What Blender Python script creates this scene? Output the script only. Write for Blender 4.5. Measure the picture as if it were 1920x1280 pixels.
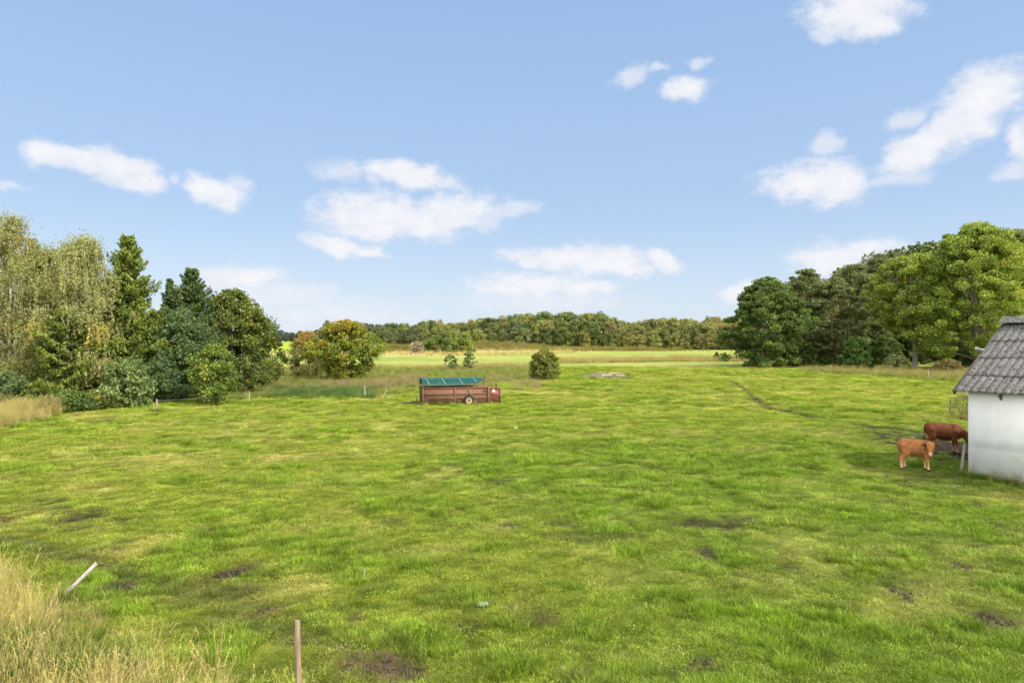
import bpy, math, random
import numpy as np
from mathutils import Vector, Matrix

R = math.radians
for o in list(bpy.data.objects):
    bpy.data.objects.remove(o)
sc = bpy.context.scene
COL = sc.collection

# ------------------------------------------------------------------ camera, sun, exposure
CAMH = 4.7
FPX = 1280.0            # focal length in pixels of the 1920 px wide photograph
cam = bpy.data.objects.new('camera', bpy.data.cameras.new('camera'))
COL.objects.link(cam)
cam.location = (0, 0, CAMH)
cam.rotation_euler = (R(90), 0, 0)
cam.data.sensor_width = 36
cam.data.lens = 24
cam.data.clip_start = 0.1
cam.data.clip_end = 12000
sc.camera = cam

SUN_AZ = math.atan2(0.85, -0.53)     # clockwise from +Y
SUN_EL = R(44)
to_sun = Vector((math.sin(SUN_AZ) * math.cos(SUN_EL), math.cos(SUN_AZ) * math.cos(SUN_EL), math.sin(SUN_EL)))
sun = bpy.data.objects.new('sun', bpy.data.lights.new('sun', 'SUN'))
COL.objects.link(sun)
sun.data.energy = 2.75
sun.data.angle = R(1.2)
sun.data.color = (1.0, 0.93, 0.80)
sun.rotation_euler = to_sun.to_track_quat('Z', 'Y').to_euler()

sc.view_settings.view_transform = 'Standard'
sc.view_settings.look = 'None'
sc.view_settings.exposure = 1.3
sc.view_settings.gamma = 1.0
sc.view_settings.use_curve_mapping = False
sc.render.engine = 'CYCLES'
cy = sc.cycles
cy.max_bounces = 6
cy.diffuse_bounces = 3
cy.glossy_bounces = 2
cy.transmission_bounces = 3
cy.transparent_max_bounces = 4
cy.caustics_reflective = False
cy.caustics_refractive = False
cy.sample_clamp_indirect = 4.0
cy.use_adaptive_sampling = False
cy.use_denoising = True
cy.denoising_prefilter = 'ACCURATE'
cy.denoising_input_passes = 'RGB_ALBEDO_NORMAL'

# ------------------------------------------------------------------ sky with clouds (world)
world = bpy.data.worlds.new('World')
sc.world = world
world.use_nodes = True
SKY_STRENGTH = 0.08


def build_world():
    nt = world.node_tree
    nt.nodes.clear()
    N, L = nt.nodes.new, nt.links.new

    def math_(op, a, b=None, c=None, clamp=False):
        n = N('ShaderNodeMath'); n.operation = op; n.use_clamp = clamp
        for i, v in enumerate((a, b, c)):
            if v is None:
                continue
            if isinstance(v, (int, float)):
                n.inputs[i].default_value = v
            else:
                L(v, n.inputs[i])
        return n.outputs[0]

    def smooth(v, a, b):
        n = N('ShaderNodeMapRange'); n.interpolation_type = 'SMOOTHSTEP'; n.clamp = True
        L(v, n.inputs['Value'])
        n.inputs['From Min'].default_value = a; n.inputs['From Max'].default_value = b
        return n.outputs[0]

    def mix(f, a, b):
        n = N('ShaderNodeMix'); n.data_type = 'RGBA'
        if isinstance(f, (int, float)):
            n.inputs[0].default_value = f
        else:
            L(f, n.inputs[0])
        for s, v in ((6, a), (7, b)):
            if isinstance(v, tuple):
                n.inputs[s].default_value = (*v, 1)
            else:
                L(v, n.inputs[s])
        return n.outputs[2]

    out = N('ShaderNodeOutputWorld'); bg = N('ShaderNodeBackground')
    bg.inputs['Strength'].default_value = SKY_STRENGTH
    L(bg.outputs[0], out.inputs[0])
    sky = N('ShaderNodeTexSky'); sky.sky_type = 'NISHITA'
    sky.sun_disc = False
    sky.sun_elevation = SUN_EL
    sky.sun_rotation = SUN_AZ
    sky.altitude = 30
    sky.air_density = 1.0; sky.dust_density = 1.2; sky.ozone_density = 1.0
    tc = N('ShaderNodeTexCoord')
    sep = N('ShaderNodeSeparateXYZ'); L(tc.outputs['Generated'], sep.inputs[0])
    az = math_('ARCTAN2', sep.outputs[0], sep.outputs[1])
    el = math_('ARCSINE', sep.outputs[2])
    pos = N('ShaderNodeCombineXYZ'); L(az, pos.inputs[0]); L(el, pos.inputs[1])
    # domain warp
    nz = N('ShaderNodeTexNoise'); nz.inputs['Scale'].default_value = 20
    nz.inputs['Detail'].default_value = 3; nz.inputs['Roughness'].default_value = 0.55
    L(pos.outputs[0], nz.inputs['Vector'])
    sub = N('ShaderNodeVectorMath'); sub.operation = 'SUBTRACT'; L(nz.outputs['Color'], sub.inputs[0]); sub.inputs[1].default_value = (.5, .5, .5)
    scl = N('ShaderNodeVectorMath'); scl.operation = 'MULTIPLY'; L(sub.outputs[0], scl.inputs[0]); scl.inputs[1].default_value = (.045, .03, 0)
    wp = N('ShaderNodeVectorMath'); wp.operation = 'ADD'; L(pos.outputs[0], wp.inputs[0]); L(scl.outputs[0], wp.inputs[1])
    P = wp.outputs[0]

    def nrm_dir(t):
        v = N('ShaderNodeVectorMath'); v.operation = 'MULTIPLY'; L(t.outputs['Generated'], v.inputs[0]); v.inputs[1].default_value = (1, 1, 2.2)
        return v.outputs[0]

    def px2ang(px, py):
        u = (px - 960) / FPX; v = (640 - py) / FPX
        a = math.atan(u)
        return a, math.atan(v * math.cos(a))

    def field(ells):
        cur = None
        for px, py, rx, ry, rot in ells:
            a, e = px2ang(px, py)
            m = N('ShaderNodeMapping'); m.vector_type = 'TEXTURE'
            m.inputs['Location'].default_value = (a, e, 0)
            m.inputs['Rotation'].default_value = (0, 0, -R(rot))
            c = math.cos(a)
            m.inputs['Scale'].default_value = (rx / FPX * c * c * 1.15, ry / FPX * c * 1.15, 1)
            L(P, m.inputs['Vector'])
            ln = N('ShaderNodeVectorMath'); ln.operation = 'LENGTH'; L(m.outputs[0], ln.inputs[0])
            v = ln.outputs['Value']
            cur = v if cur is None else math_('SMOOTH_MIN', cur, v, 0.22)
        return cur

    # rot: degrees, positive turns the ellipse clockwise on the sky (falls to the east)
    solid = [(98, 290, 45, 27, 0), (165, 303, 50, 24, 10), (215, 310, 72, 30, 15), (265, 342, 42, 20, 10),
             (405, 360, 58, 28, 8),
             (768, 330, 86, 22, 4), (695, 402, 108, 44, 0), (760, 416, 120, 32, 0), (840, 398, 95, 36, -6), (730, 428, 95, 22, 0),
             (635, 458, 72, 18, 10), (690, 474, 34, 9, 8),
             (455, 522, 88, 24, 0),
             (1060, 482, 120, 22, 0), (1130, 490, 85, 28, 0), (1170, 500, 60, 22, 5), (985, 535, 115, 24, 0), (1090, 540, 75, 16, 0), (1240, 486, 42, 17, 22),
             (1285, 168, 50, 21, -6),
             (1610, 8, 105, 46, 5), (1640, 45, 60, 26, 0),
             (1530, 340, 100, 42, 6), (1570, 352, 66, 34, 0),
             (1845, 180, 80, 50, -20), (1800, 232, 95, 45, -35), (1725, 282, 90, 34, -22), (1910, 262, 30, 42, 0),
             (1580, 482, 108, 34, 0), (1390, 548, 42, 20, 0)]
    faint = [(640, 320, 56, 21, 0), (325, 335, 20, 12, 0), (960, 395, 60, 15, -6), (900, 412, 55, 18, 0), (600, 541, 36, 20, 0),
             (520, 560, 150, 34, 6), (620, 590, 190, 36, 0), (1020, 565, 170, 30, 0), (1190, 140, 36, 20, -25), (1312, 118, 24, 11, 0),
             (1555, 268, 38, 20, 0), (1545, 62, 40, 18, 20), (1690, 330, 70, 18, 0), (1895, 320, 48, 18, 0), (1700, 225, 40, 20, -20),
             (1240, 128, 18, 10, 0), (450, 345, 30, 14, 20), (20, 345, 40, 10, 0)]
    f1 = field(solid); f2 = field(faint)
    dn = N('ShaderNodeTexNoise'); dn.inputs['Scale'].default_value = 34
    dn.inputs['Detail'].default_value = 8; dn.inputs['Roughness'].default_value = 0.6
    st = N('ShaderNodeVectorMath'); st.operation = 'MULTIPLY'; L(pos.outputs[0], st.inputs[0]); st.inputs[1].default_value = (1, 1.5, 1)
    L(st.outputs[0], dn.inputs['Vector'])
    nd = math_('MULTIPLY', math_('SUBTRACT', dn.outputs['Fac'], 0.5), 1.25)
    d1 = math_('ADD', math_('SUBTRACT', 0.94, f1), nd)
    d2 = math_('ADD', math_('SUBTRACT', 1.0, f2), nd)
    m1 = smooth(d1, -0.26, 0.52)
    m2 = math_('MULTIPLY', smooth(d2, -0.15, 0.8), 0.7)
    mask = math_('MAXIMUM', m1, m2)
    front = smooth(sep.outputs[1], 0.05, 0.2)
    mask = math_('MULTIPLY', mask, front)
    # sky tone: desaturate a little, paler to the horizon
    gain = N('ShaderNodeMix'); gain.data_type = 'RGBA'; gain.blend_type = 'MULTIPLY'; gain.inputs[0].default_value = 1
    L(sky.outputs[0], gain.inputs[6]); gain.inputs[7].default_value = (1.0, 1.0, 1.0, 1)
    g1 = smooth(el, -0.04, 0.22)
    g2 = smooth(el, 0.12, 0.62)
    own = mix(g2, mix(g1, SKY_B, SKY_A), SKY_T)
    base = mix(0.85, gain.outputs[2], own)
    # cloud: white tops, faintly grey undersides
    sh = smooth(d1, 0.1, 1.3)
    sn = smooth(dn.outputs['Fac'], 0.3, 0.7)
    cl = mix(sh, CLOUD_EDGE, CLOUD_CORE)
    cl = mix(math_('MULTIPLY', sn, 0.25), cl, CLOUD_TOP)
    # broken bright cloud added unseen behind the viewer, to fill the shaded sides
    bn = N('ShaderNodeTexNoise'); bn.inputs['Scale'].default_value = 3.2; bn.inputs['Detail'].default_value = 7; bn.inputs['Roughness'].default_value = .55
    L(nrm_dir(tc), bn.inputs['Vector'])
    bk = math_('MULTIPLY', smooth(bn.outputs['Fac'], .37, .56), smooth(sep.outputs[1], 0.0, -0.3))
    skyc = mix(math_('MULTIPLY', mask, 0.96), base, cl)
    L(mix(bk, skyc, CLOUD_FILL), bg.inputs['Color'])


k = 1 / SKY_STRENGTH / (2 ** 1.3)
SKY_A = tuple(v * k for v in (0.45, 0.62, 0.88))
SKY_T = tuple(v * k for v in (0.31, 0.50, 0.82))
SKY_B = tuple(v * k for v in (0.74, 0.84, 0.95))
CLOUD_EDGE = tuple(v * k for v in (0.82, 0.85, 0.93))
CLOUD_CORE = tuple(v * k for v in (0.93, 0.93, 0.96))
CLOUD_FILL = tuple(v * k for v in (4.7, 4.4, 3.85))
CLOUD_TOP = tuple(v * k for v in (1.08, 1.07, 1.06))
build_world()

# ------------------------------------------------------------------ helpers
rng = np.random.default_rng(7)


def sstep(a, b, x):
    t = np.clip((x - a) / (b - a), 0, 1)
    return t * t * (3 - 2 * t)


def _hash(ix, iy, seed):
    h = (ix.astype(np.int64) * 374761393 + iy.astype(np.int64) * 668265263 + seed * 1442695041) & 0xFFFFFFFF
    h = ((h ^ (h >> 13)) * 1274126177) & 0xFFFFFFFF
    h = (h ^ (h >> 16)) & 0xFFFFFFFF
    return h / 4294967295.0


def vnoise(x, y, seed=0):
    x = np.asarray(x, float); y = np.asarray(y, float)
    ix = np.floor(x); iy = np.floor(y)
    fx = x - ix; fy = y - iy
    fx = fx * fx * (3 - 2 * fx); fy = fy * fy * (3 - 2 * fy)
    a = _hash(ix, iy, seed); b = _hash(ix + 1, iy, seed)
    c = _hash(ix, iy + 1, seed); d = _hash(ix + 1, iy + 1, seed)
    return (a * (1 - fx) + b * fx) * (1 - fy) + (c * (1 - fx) + d * fx) * fy


def fbm(x, y, seed=0, octv=4, rough=0.5):
    s = 0; amp = 1; tot = 0
    for i in range(octv):
        s = s + amp * vnoise(np.asarray(x) * 2 ** i + 17.3 * i, np.asarray(y) * 2 ** i - 9.1 * i, seed + i)
        tot += amp; amp *= rough
    return s / tot


def mixc(a, b, t):
    return a + (b - a) * t[..., None]


def tag(o, label=None, cat=None, group=None, kind=None):
    if label: o['label'] = label
    if cat: o['category'] = cat
    if group: o['group'] = group
    if kind: o['kind'] = kind
    return o


def empty(name, loc, rz=0, label=None, cat=None, group=None):
    o = bpy.data.objects.new(name, None)
    COL.objects.link(o)
    o.location = loc
    o.rotation_euler = (0, 0, rz)
    o.empty_display_size = 0.2
    return tag(o, label, cat, group)


def raw_mesh(name, V, F, attrs=None, smooth=False):
    """V (n,3), F list of int arrays (k,3)/(k,4); attrs name->(type, per-vertex array)."""
    me = bpy.data.meshes.new(name)
    V = np.asarray(V, np.float32)
    me.vertices.add(len(V)); me.vertices.foreach_set('co', V.ravel())
    F = [np.asarray(f, np.int32) for f in F if len(f)]
    loops = np.concatenate([f.ravel() for f in F]) if F else np.zeros(0, np.int32)
    sizes = np.concatenate([np.full(len(f), f.shape[1], np.int32) for f in F]) if F else np.zeros(0, np.int32)
    me.loops.add(len(loops)); me.loops.foreach_set('vertex_index', loops)
    me.polygons.add(len(sizes))
    starts = np.concatenate([[0], np.cumsum(sizes)[:-1]]).astype(np.int32) if len(sizes) else sizes
    me.polygons.foreach_set('loop_start', starts)
    if smooth and len(sizes):
        me.polygons.foreach_set('use_smooth', np.ones(len(sizes), bool))
    for n, (t, arr) in (attrs or {}).items():
        a = me.attributes.new(n, t, 'POINT')
        arr = np.asarray(arr, np.float32 if t != 'INT' else np.int32)
        if t == 'FLOAT_COLOR':
            if arr.shape[1] == 3:
                arr = np.concatenate([arr, np.ones((len(arr), 1), np.float32)], 1)
            a.data.foreach_set('color', arr.ravel())
        elif t == 'FLOAT_VECTOR':
            a.data.foreach_set('vector', arr.ravel())
        else:
            a.data.foreach_set('value', arr.ravel())
    me.update(calc_edges=True)
    return me


class MB:
    """collects geometry for one mesh"""
    def __init__(s):
        s.V = []; s.F = {3: [], 4: []}; s.C = []; s.n = 0

    def add(s, V, F, col=None):
        V = np.asarray(V, float); F = np.asarray(F, int)
        s.V.append(V)
        if len(F):
            s.F[F.shape[1]].append(F + s.n)
        s.n += len(V)
        c = np.zeros((len(V), 3)) if col is None else np.broadcast_to(np.asarray(col, float), (len(V), 3))
        s.C.append(c)

    def box(s, c, size, rot=None, col=None):
        sx, sy, sz = np.asarray(size, float) / 2
        V = np.array([[x, y, z] for x in (-sx, sx) for y in (-sy, sy) for z in (-sz, sz)])
        if rot is not None:
            V = V @ np.array(rot).T
        V = V + np.asarray(c, float)
        s.add(V, [[0, 1, 3, 2], [4, 6, 7, 5], [0, 4, 5, 1], [2, 3, 7, 6], [0, 2, 6, 4], [1, 5, 7, 3]], col)

    def tube(s, P, rad, sides=6, col=None, cap=True):
        P = np.asarray(P, float); n = len(P)
        rad = np.broadcast_to(np.asarray(rad, float), (n,))
        T = np.gradient(P, axis=0) if n > 1 else np.array([[0, 0, 1.]])
        T /= np.linalg.norm(T, axis=1, keepdims=True) + 1e-9
        ref = np.array([0, 0, 1.]) if abs(T[0][2]) < 0.9 else np.array([1., 0, 0])
        A = np.cross(T, ref); A /= np.linalg.norm(A, axis=1, keepdims=True) + 1e-9
        B = np.cross(T, A)
        ang = np.linspace(0, 2 * np.pi, sides, endpoint=False)
        V = P[:, None] + rad[:, None, None] * (np.cos(ang)[None, :, None] * A[:, None] + np.sin(ang)[None, :, None] * B[:, None])
        V = V.reshape(-1, 3)
        i = np.arange(n - 1)[:, None] * sides; j = np.arange(sides)[None]; k2 = (j + 1) % sides
        F = np.stack([i + j, i + k2, i + sides + k2, i + sides + j], -1).reshape(-1, 4)
        s.add(V, F, col)
        if cap:
            for e, base in ((0, 0), (-1, (n - 1) * sides)):
                Vc = np.concatenate([V[base:base + sides], P[[e]]])
                s.add(Vc, [[q, (q + 1) % sides, sides] for q in range(sides)], col)

    def lathe(s, prof, axis_o, axis, sides=24, col=None):
        """prof: list of (offset along axis, radius)"""
        a = np.asarray(axis, float); a /= np.linalg.norm(a)
        ref = np.array([0, 0, 1.]) if abs(a[2]) < 0.9 else np.array([1., 0, 0])
        u = np.cross(a, ref); u /= np.linalg.norm(u); w = np.cross(a, u)
        ang = np.linspace(0, 2 * np.pi, sides, endpoint=False)
        V = np.concatenate([np.asarray(axis_o) + a * h + r * (np.cos(ang)[:, None] * u + np.sin(ang)[:, None] * w) for h, r in prof])
        i = np.arange(len(prof) - 1)[:, None] * sides; j = np.arange(sides)[None]; k2 = (j + 1) % sides
        F = np.stack([i + j, i + k2, i + sides + k2, i + sides + j], -1).reshape(-1, 4)
        s.add(V, F, col)

    def mesh(s, name, attr='col', smooth=False):
        V = np.concatenate(s.V); C = np.concatenate(s.C)
        F = [np.concatenate(f) for f in (s.F[4], s.F[3]) if f]
        return raw_mesh(name, V, F, {attr: ('FLOAT_COLOR', C)}, smooth)

    def build(s, name, mat, parent=None, smooth=False, loc=None, bevel=0):
        me = s.mesh(name, smooth=smooth)
        return link_mesh(name, me, mat, parent, loc, bevel)


def link_mesh(name, me, mat, parent=None, loc=None, bevel=0):
    o = bpy.data.objects.new(name, me)
    COL.objects.link(o)
    if mat is not None:
        me.materials.append(mat)
    if parent is not None:
        o.parent = parent
    if loc is not None:
        o.location = loc
    if bevel:
        b = o.modifiers.new('bevel', 'BEVEL'); b.width = bevel; b.segments = 2; b.limit_method = 'ANGLE'
    return o


# ------------------------------------------------------------------ terrain
MOUNDS = [(890, 300, 2.6, 24, 14), (965, 312, 1.8, 22, 12), (735, 285, 1.7, 14, 10), (1120, 330, .7, 30, 12)]   # px, depth, height, sx, sy


def zbase(x, y):
    x = np.asarray(x, float); y = np.asarray(y, float)
    yy = np.maximum(y, 1.0)
    u = 960 + FPX * x / yy
    z = 4.25 * sstep(230, 620, yy) * sstep(860, 640, u)
    z = z + 3.2 * sstep(420, 720, yy) * sstep(640, 860, u)
    for px, d, h, sx, sy in MOUNDS:
        mx = (px - 960) / FPX * d
        z = z + h * np.exp(-((x - mx) / sx) ** 2 - ((y - d) / sy) ** 2)
    z = z + 0.10 * (fbm(x / 9, y / 9, 5, 2) - 0.5) * sstep(120, 20, np.abs(yy))
    return z


def zmicro(x, y):
    return zbase(x, y) + 0.15 * (fbm(x / .9, y / .9, 31, 3) - 0.5) * sstep(90, 40, np.abs(y))


def G(px, py, z=None):
    """world ground point seen at a pixel of the photograph (used to survey positions)"""
    u = (px - 960) / FPX; v = (py - 640) / FPX
    d = CAMH / v
    for _ in range(30):
        d = (CAMH - float(zbase(u * d, d))) / v
    return np.array([u * d, d, float(zmicro(u * d, d))])


def at(px, d):
    x = (px - 960) / FPX * d
    return np.array([x, d, float(zmicro(x, d))])


def hgt(py, d, z=0.0):
    return CAMH + (640 - py) / FPX * d - z


# bare / muddy spots, surveyed: px, py, half sizes in px, strength
MUD = [(1310, 1250, 26, 12, 1), (1702, 1118, 26, 12, 1), (1860, 1165, 42, 13, .9), (1325, 1038, 24, 11, .8), (1340, 985, 60, 9, .7),
       (425, 1075, 28, 14, .95), (512, 1139, 24, 11, .9), (730, 1255, 80, 22, .85), (873, 1176, 18, 9, 1), (662, 1158, 16, 8, .8),
       (255, 1090, 40, 14, .9), (1815, 1062, 20, 8, .7), (955, 990, 14, 6, .8), (392, 993, 14, 5, .7), (1020, 1165, 20, 10, .5),
       (1405, 975, 22, 6, .6), (1495, 918, 10, 4, .7), (1300, 1258, 40, 8, .5), (1110, 1010, 60, 9, .4), (1060, 985, 20, 5, .6),
       (540, 1155, 16, 8, .5), (1085, 1270, 30, 10, .5), (1255, 1265, 22, 8, .6), (1480, 1060, 16, 6, .5), (1785, 1130, 16, 6, .5),
       (1830, 945, 14, 4, .5), (1700, 905, 16, 3, .5), (450, 1110, 30, 14, .55), (480, 1125, 22, 10, .5), (150, 1035, 60, 8, .45),
       (60, 1025, 50, 8, .5), (630, 1215, 60, 16, .5), (1700, 1090, 50, 14, .3), (1135, 836, 16, 4, .5),
       (1762, 836, 95, 32, 1.0), (1800, 852, 62, 30, 1.0), (1710, 816, 44, 8, .55), (1650, 803, 40, 3, .5), (1850, 925, 70, 10, .35),
       (1760, 900, 100, 14, .35), (1130, 707, 54, 3.2, .9), (1170, 706, 20, 2.5, 1), (190, 787, 30, 4, .5)]
PATHS = [([(1375, 716), (1395, 728), (1412, 745), (1440, 764), (1490, 774), (1550, 785), (1620, 797), (1700, 806), (1760, 815)], 0.42, 1.0),
         ([(1172, 713), (1160, 725), (1140, 736), (1120, 748)], 0.35, .3),
         ([(0, 1015), (90, 1033), (200, 1062), (330, 1100), (470, 1160), (640, 1215), (760, 1262)], 0.40, .42)]


def _flat(px, py):
    d = FPX * CAMH / (py - 640.0)
    return np.array([(px - 960) / FPX * d, d])


LUSHSPOTS = [(800, 1200, 85, 30), (862, 1118, 60, 22), (1595, 1047, 62, 22), (1710, 1038, 34, 12), (1370, 1052, 36, 14), (1560, 1160, 60, 24), (1120, 1182, 50, 18),
             (1445, 1206, 60, 22), (1820, 1195, 40, 16), (1900, 1105, 50, 18), (1185, 1036, 40, 12), (540, 1022, 40, 12), (622, 1030, 44, 14), (780, 1060, 44, 14),
             (340, 902, 46, 10), (435, 1222, 44, 18), (950, 1255, 60, 20), (450, 866, 30, 8), (1225, 897, 34, 8), (1225, 941, 36, 10), (530, 905, 30, 8), (1290, 905, 30, 7), (1640, 870, 26, 6),
             (1330, 1150, 40, 14), (1250, 1120, 40, 12), (1060, 1100, 36, 10), (690, 1140, 34, 12), (1690, 1190, 40, 16), (1500, 1255, 60, 16), (920, 1030, 36, 9), (700, 955, 30, 8)]


def lushspots(x, y):
    m = np.zeros(np.shape(x)); wob = fbm(x / .6, y / .6, 71, 4, .6)
    for px, py, rx, ry in LUSHSPOTS:
        c = _flat(px, py); wx = rx * c[1] / FPX; wy = ry * c[1] ** 2 / (FPX * CAMH)
        q = np.sqrt(((x - c[0]) / wx) ** 2 + ((y - c[1]) / wy) ** 2)
        m = np.maximum(m, sstep(1.3, .5, q + (wob - .5) * 1.5))
    return m


def mudfield(x, y):
    m = np.zeros(np.shape(x))
    wob = fbm(x / .5, y / .5, 77, 4, .6)
    for px, py, rx, ry, s in MUD:
        c = _flat(px, py)
        gr = 1.2 if py > 930 else 1.0
        wx = gr * rx * c[1] / FPX; wy = gr * max(ry * c[1] ** 2 / (FPX * CAMH), 0.14)
        q = np.sqrt(((x - c[0]) / wx) ** 2 + ((y - c[1]) / wy) ** 2)
        m = np.maximum(m, s * sstep(1.25, 0.55, q + (wob - .5) * 2.6))
    for pts, w, s in PATHS:
        W = np.array([_flat(*p) for p in pts])
        best = np.full(np.shape(x), 1e9)
        for a, b in zip(W[:-1], W[1:]):
            ab = b - a
            t = np.clip(((x - a[0]) * ab[0] + (y - a[1]) * ab[1]) / (ab @ ab), 0, 1)
            best = np.minimum(best, np.hypot(x - a[0] - t * ab[0], y - a[1] - t * ab[1]))
        m = np.maximum(m, s * sstep(w * 1.5, w * .3, best + (wob - .5) * w * 2.2))
    return m


C_MID = np.array((.205, .256, .028)); C_LUSH = np.array((.135, .228, .015)); C_STRAW = np.array((.38, .34, .100))
C_MUD = np.array((.042, .031, .023)); C_MUD2 = np.array((.12, .08, .052)); C_ROUGH = np.array((.15, .19, .036))
C_FIELD = np.array((.20, .255, .055)); C_PALE = np.array((.46, .38, .22)); C_HILL = np.array((.26, .32, .032)); C_SCRUB = np.array((.21, .19, .075))


def rough_zone(x, y):
    yy = np.maximum(y, 1.)
    u = 960 + FPX * x / yy; v = 640 + FPX * CAMH / yy
    low = np.interp(u, [380, 450, 560, 700, 780, 960, 1010, 1060], [752, 752, 748, 747, 733, 716, 708, 690])
    w = (fbm(x / 3, y / 3, 12, 3) - .5) * 10
    return sstep(688, 694, v + w * .3) * sstep(low + 3, low - 6, v + w) * sstep(330, 440, u) * (y > 20)


def ground_state(x, y):
    x = np.asarray(x, float); y = np.asarray(y, float)
    yy = np.maximum(y, 1.)
    u = 960 + FPX * x / yy
    n1 = fbm(x / 1.05, y / .8, 3, 4, .6); n2 = fbm(x / 6, y / 5, 9, 3); n3 = fbm(x / .5, y / .5, 21, 3)
    lush = sstep(.50, .72, n1 * .75 + n3 * .25 + (n2 - .5) * .45)
    lsp = lushspots(x, y)
    lush = np.maximum(lush * .9, lsp * (.55 + .6 * n3))
    nd = fbm(x / 2.2 + 40, y / 1.7 - 11, 14, 4, .55); nb = fbm(x / 9, y / 8, 51, 2)
    dry = sstep(.47, .74, nd * .7 + n3 * .15 + nb * .30 - .06) * (1 - .85 * lush)
    near = sstep(140, 90, yy)
    mud = mudfield(x, y)
    blot = fbm(x / .30, y / .3, 66, 3, .6) * .6 + fbm(x / 2.6, y / 2, 67, 2) * .4
    mud = np.maximum(mud, .8 * sstep(.618, .69, blot) * sstep(60, 15, yy) * (1 - lush))
    soft_shade = sstep(-4, 4, x + (n2 - .5) * 14) * sstep(46, 26, yy + (n2 - .5) * 20) * (.45 + .9 * n2)      # broad soft shade on this half, painted as darker, greener grass colour
    cbase = C_MID * (1 - soft_shade[..., None] * np.array((.24, .10, .18)))
    col = mixc(cbase, C_LUSH, lush * (1 - .0 * soft_shade))
    col = mixc(col, C_STRAW, dry * .66 * (1 - .45 * soft_shade))
    n4 = fbm(x / .22, y / .22, 23, 3)
    col = col * (0.30 + .68 * n3 + .68 * n4)[..., None]
    # farther land
    wob = (fbm(x / 14, y / 14, 4, 3) - .5)
    f_field = sstep(118, 135, yy + wob * 40)
    c_field = mixc(np.broadcast_to(C_FIELD, x.shape + (3,)), C_STRAW * .9, sstep(.45, .65, fbm(x / 16, y / 22, 8, 4)) * .6)
    col = mixc(col, c_field, f_field)
    pth = np.interp(u, [700, 900, 1050, 1250], [205, 220, 262, 420])
    pale = sstep(0, 40, yy + wob * 60 - pth) * sstep(620, 740, u) * sstep(1420, 1150, u)
    c_pale = mixc(np.broadcast_to(C_PALE, x.shape + (3,)), C_FIELD, sstep(.5, .65, fbm(x / 10, y / 25, 18, 4)) * .55)
    col = mixc(col, c_pale, pale)
    hill = sstep(260, 330, yy) * sstep(700, 600, u)
    col = mixc(col, C_HILL, hill)
    hy = sstep(170, 200, yy) * sstep(330, 270, yy) * sstep(700, 600, u)
    col = mixc(col, C_STRAW * 1.05, hy * .55)
    rz = rough_zone(x, y)
    crough = mixc(np.broadcast_to(C_ROUGH, x.shape + (3,)), C_STRAW * .7, sstep(.45, .7, fbm(x / 2, y / 2, 15, 3)) * .35)
    col = mixc(col, crough, rz)
    mounds = np.zeros(x.shape)
    for px, d, h, sx, sy in MOUNDS:
        mx = (px - 960) / FPX * d
        mounds = np.maximum(mounds, np.exp(-((x - mx) / sx) ** 2 - ((y - d) / sy) ** 2))
    col = mixc(col, C_SCRUB, sstep(.15, .5, mounds))
    cm = mixc(np.broadcast_to(C_MUD, x.shape + (3,)), C_MUD2, sstep(.4, .7, fbm(x / .8, y / .8, 91, 3)) * sstep(20, 11, yy))
    col = mixc(col, cm, mud * sstep(130, 100, yy))
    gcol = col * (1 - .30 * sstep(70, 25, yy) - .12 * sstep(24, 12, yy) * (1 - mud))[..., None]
    return dict(col=col, gcol=gcol, spot=lsp, lush=lush * near, dry=dry, mud=mud, rough=rz)


# ------------------------------------------------------------------ materials
def new_mat(name):
    m = bpy.data.materials.new(name); m.use_nodes = True
    nt = m.node_tree; nt.nodes.clear()
    return m, nt, nt.nodes.new, nt.links.new


def set_in(L, sock, v):
    if isinstance(v, (int, float)):
        sock.default_value = v
    elif isinstance(v, (tuple, list, np.ndarray)):
        sock.default_value = (*[float(q) for q in v[:3]], 1) if sock.type == 'RGBA' else tuple(v)
    else:
        L(v, sock)


def nmix(N, L, f, a, b, blend='MIX'):
    n = N('ShaderNodeMix'); n.data_type = 'RGBA'; n.blend_type = blend
    set_in(L, n.inputs[0], f); set_in(L, n.inputs[6], a); set_in(L, n.inputs[7], b)
    return n.outputs[2]


def nnoise(N, L, vec, scale, detail=4, rough=.55, kind='Fac'):
    n = N('ShaderNodeTexNoise'); n.inputs['Scale'].default_value = scale
    n.inputs['Detail'].default_value = detail; n.inputs['Roughness'].default_value = rough
    if vec is not None:
        L(vec, n.inputs['Vector'])
    return n.outputs[kind]


def nramp(N, L, v, a, b, lo=0., hi=1.):
    n = N('ShaderNodeMapRange'); n.interpolation_type = 'SMOOTHSTEP'; n.clamp = True
    set_in(L, n.inputs['Value'], v)
    n.inputs['From Min'].default_value = a; n.inputs['From Max'].default_value = b
    n.inputs['To Min'].default_value = lo; n.inputs['To Max'].default_value = hi
    return n.outputs[0]


def nscale(N, L, vec, s):
    n = N('ShaderNodeVectorMath'); n.operation = 'MULTIPLY'; L(vec, n.inputs[0]); n.inputs[1].default_value = s
    return n.outputs[0]


def finish(m, N, L, col, rough=.8, bump=None, bstr=.3, bdist=.02, metal=0, spec=.3):
    p = N('ShaderNodeBsdfPrincipled'); o = N('ShaderNodeOutputMaterial')
    set_in(L, p.inputs['Base Color'], col); set_in(L, p.inputs['Roughness'], rough)
    p.inputs['Metallic'].default_value = metal; p.inputs['Specular IOR Level'].default_value = spec
    if bump is not None:
        b = N('ShaderNodeBump'); b.inputs['Strength'].default_value = bstr; b.inputs['Distance'].default_value = bdist
        L(bump, b.inputs['Height']); L(b.outputs[0], p.inputs['Normal'])
    L(p.outputs[0], o.inputs[0])
    return m


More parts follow.
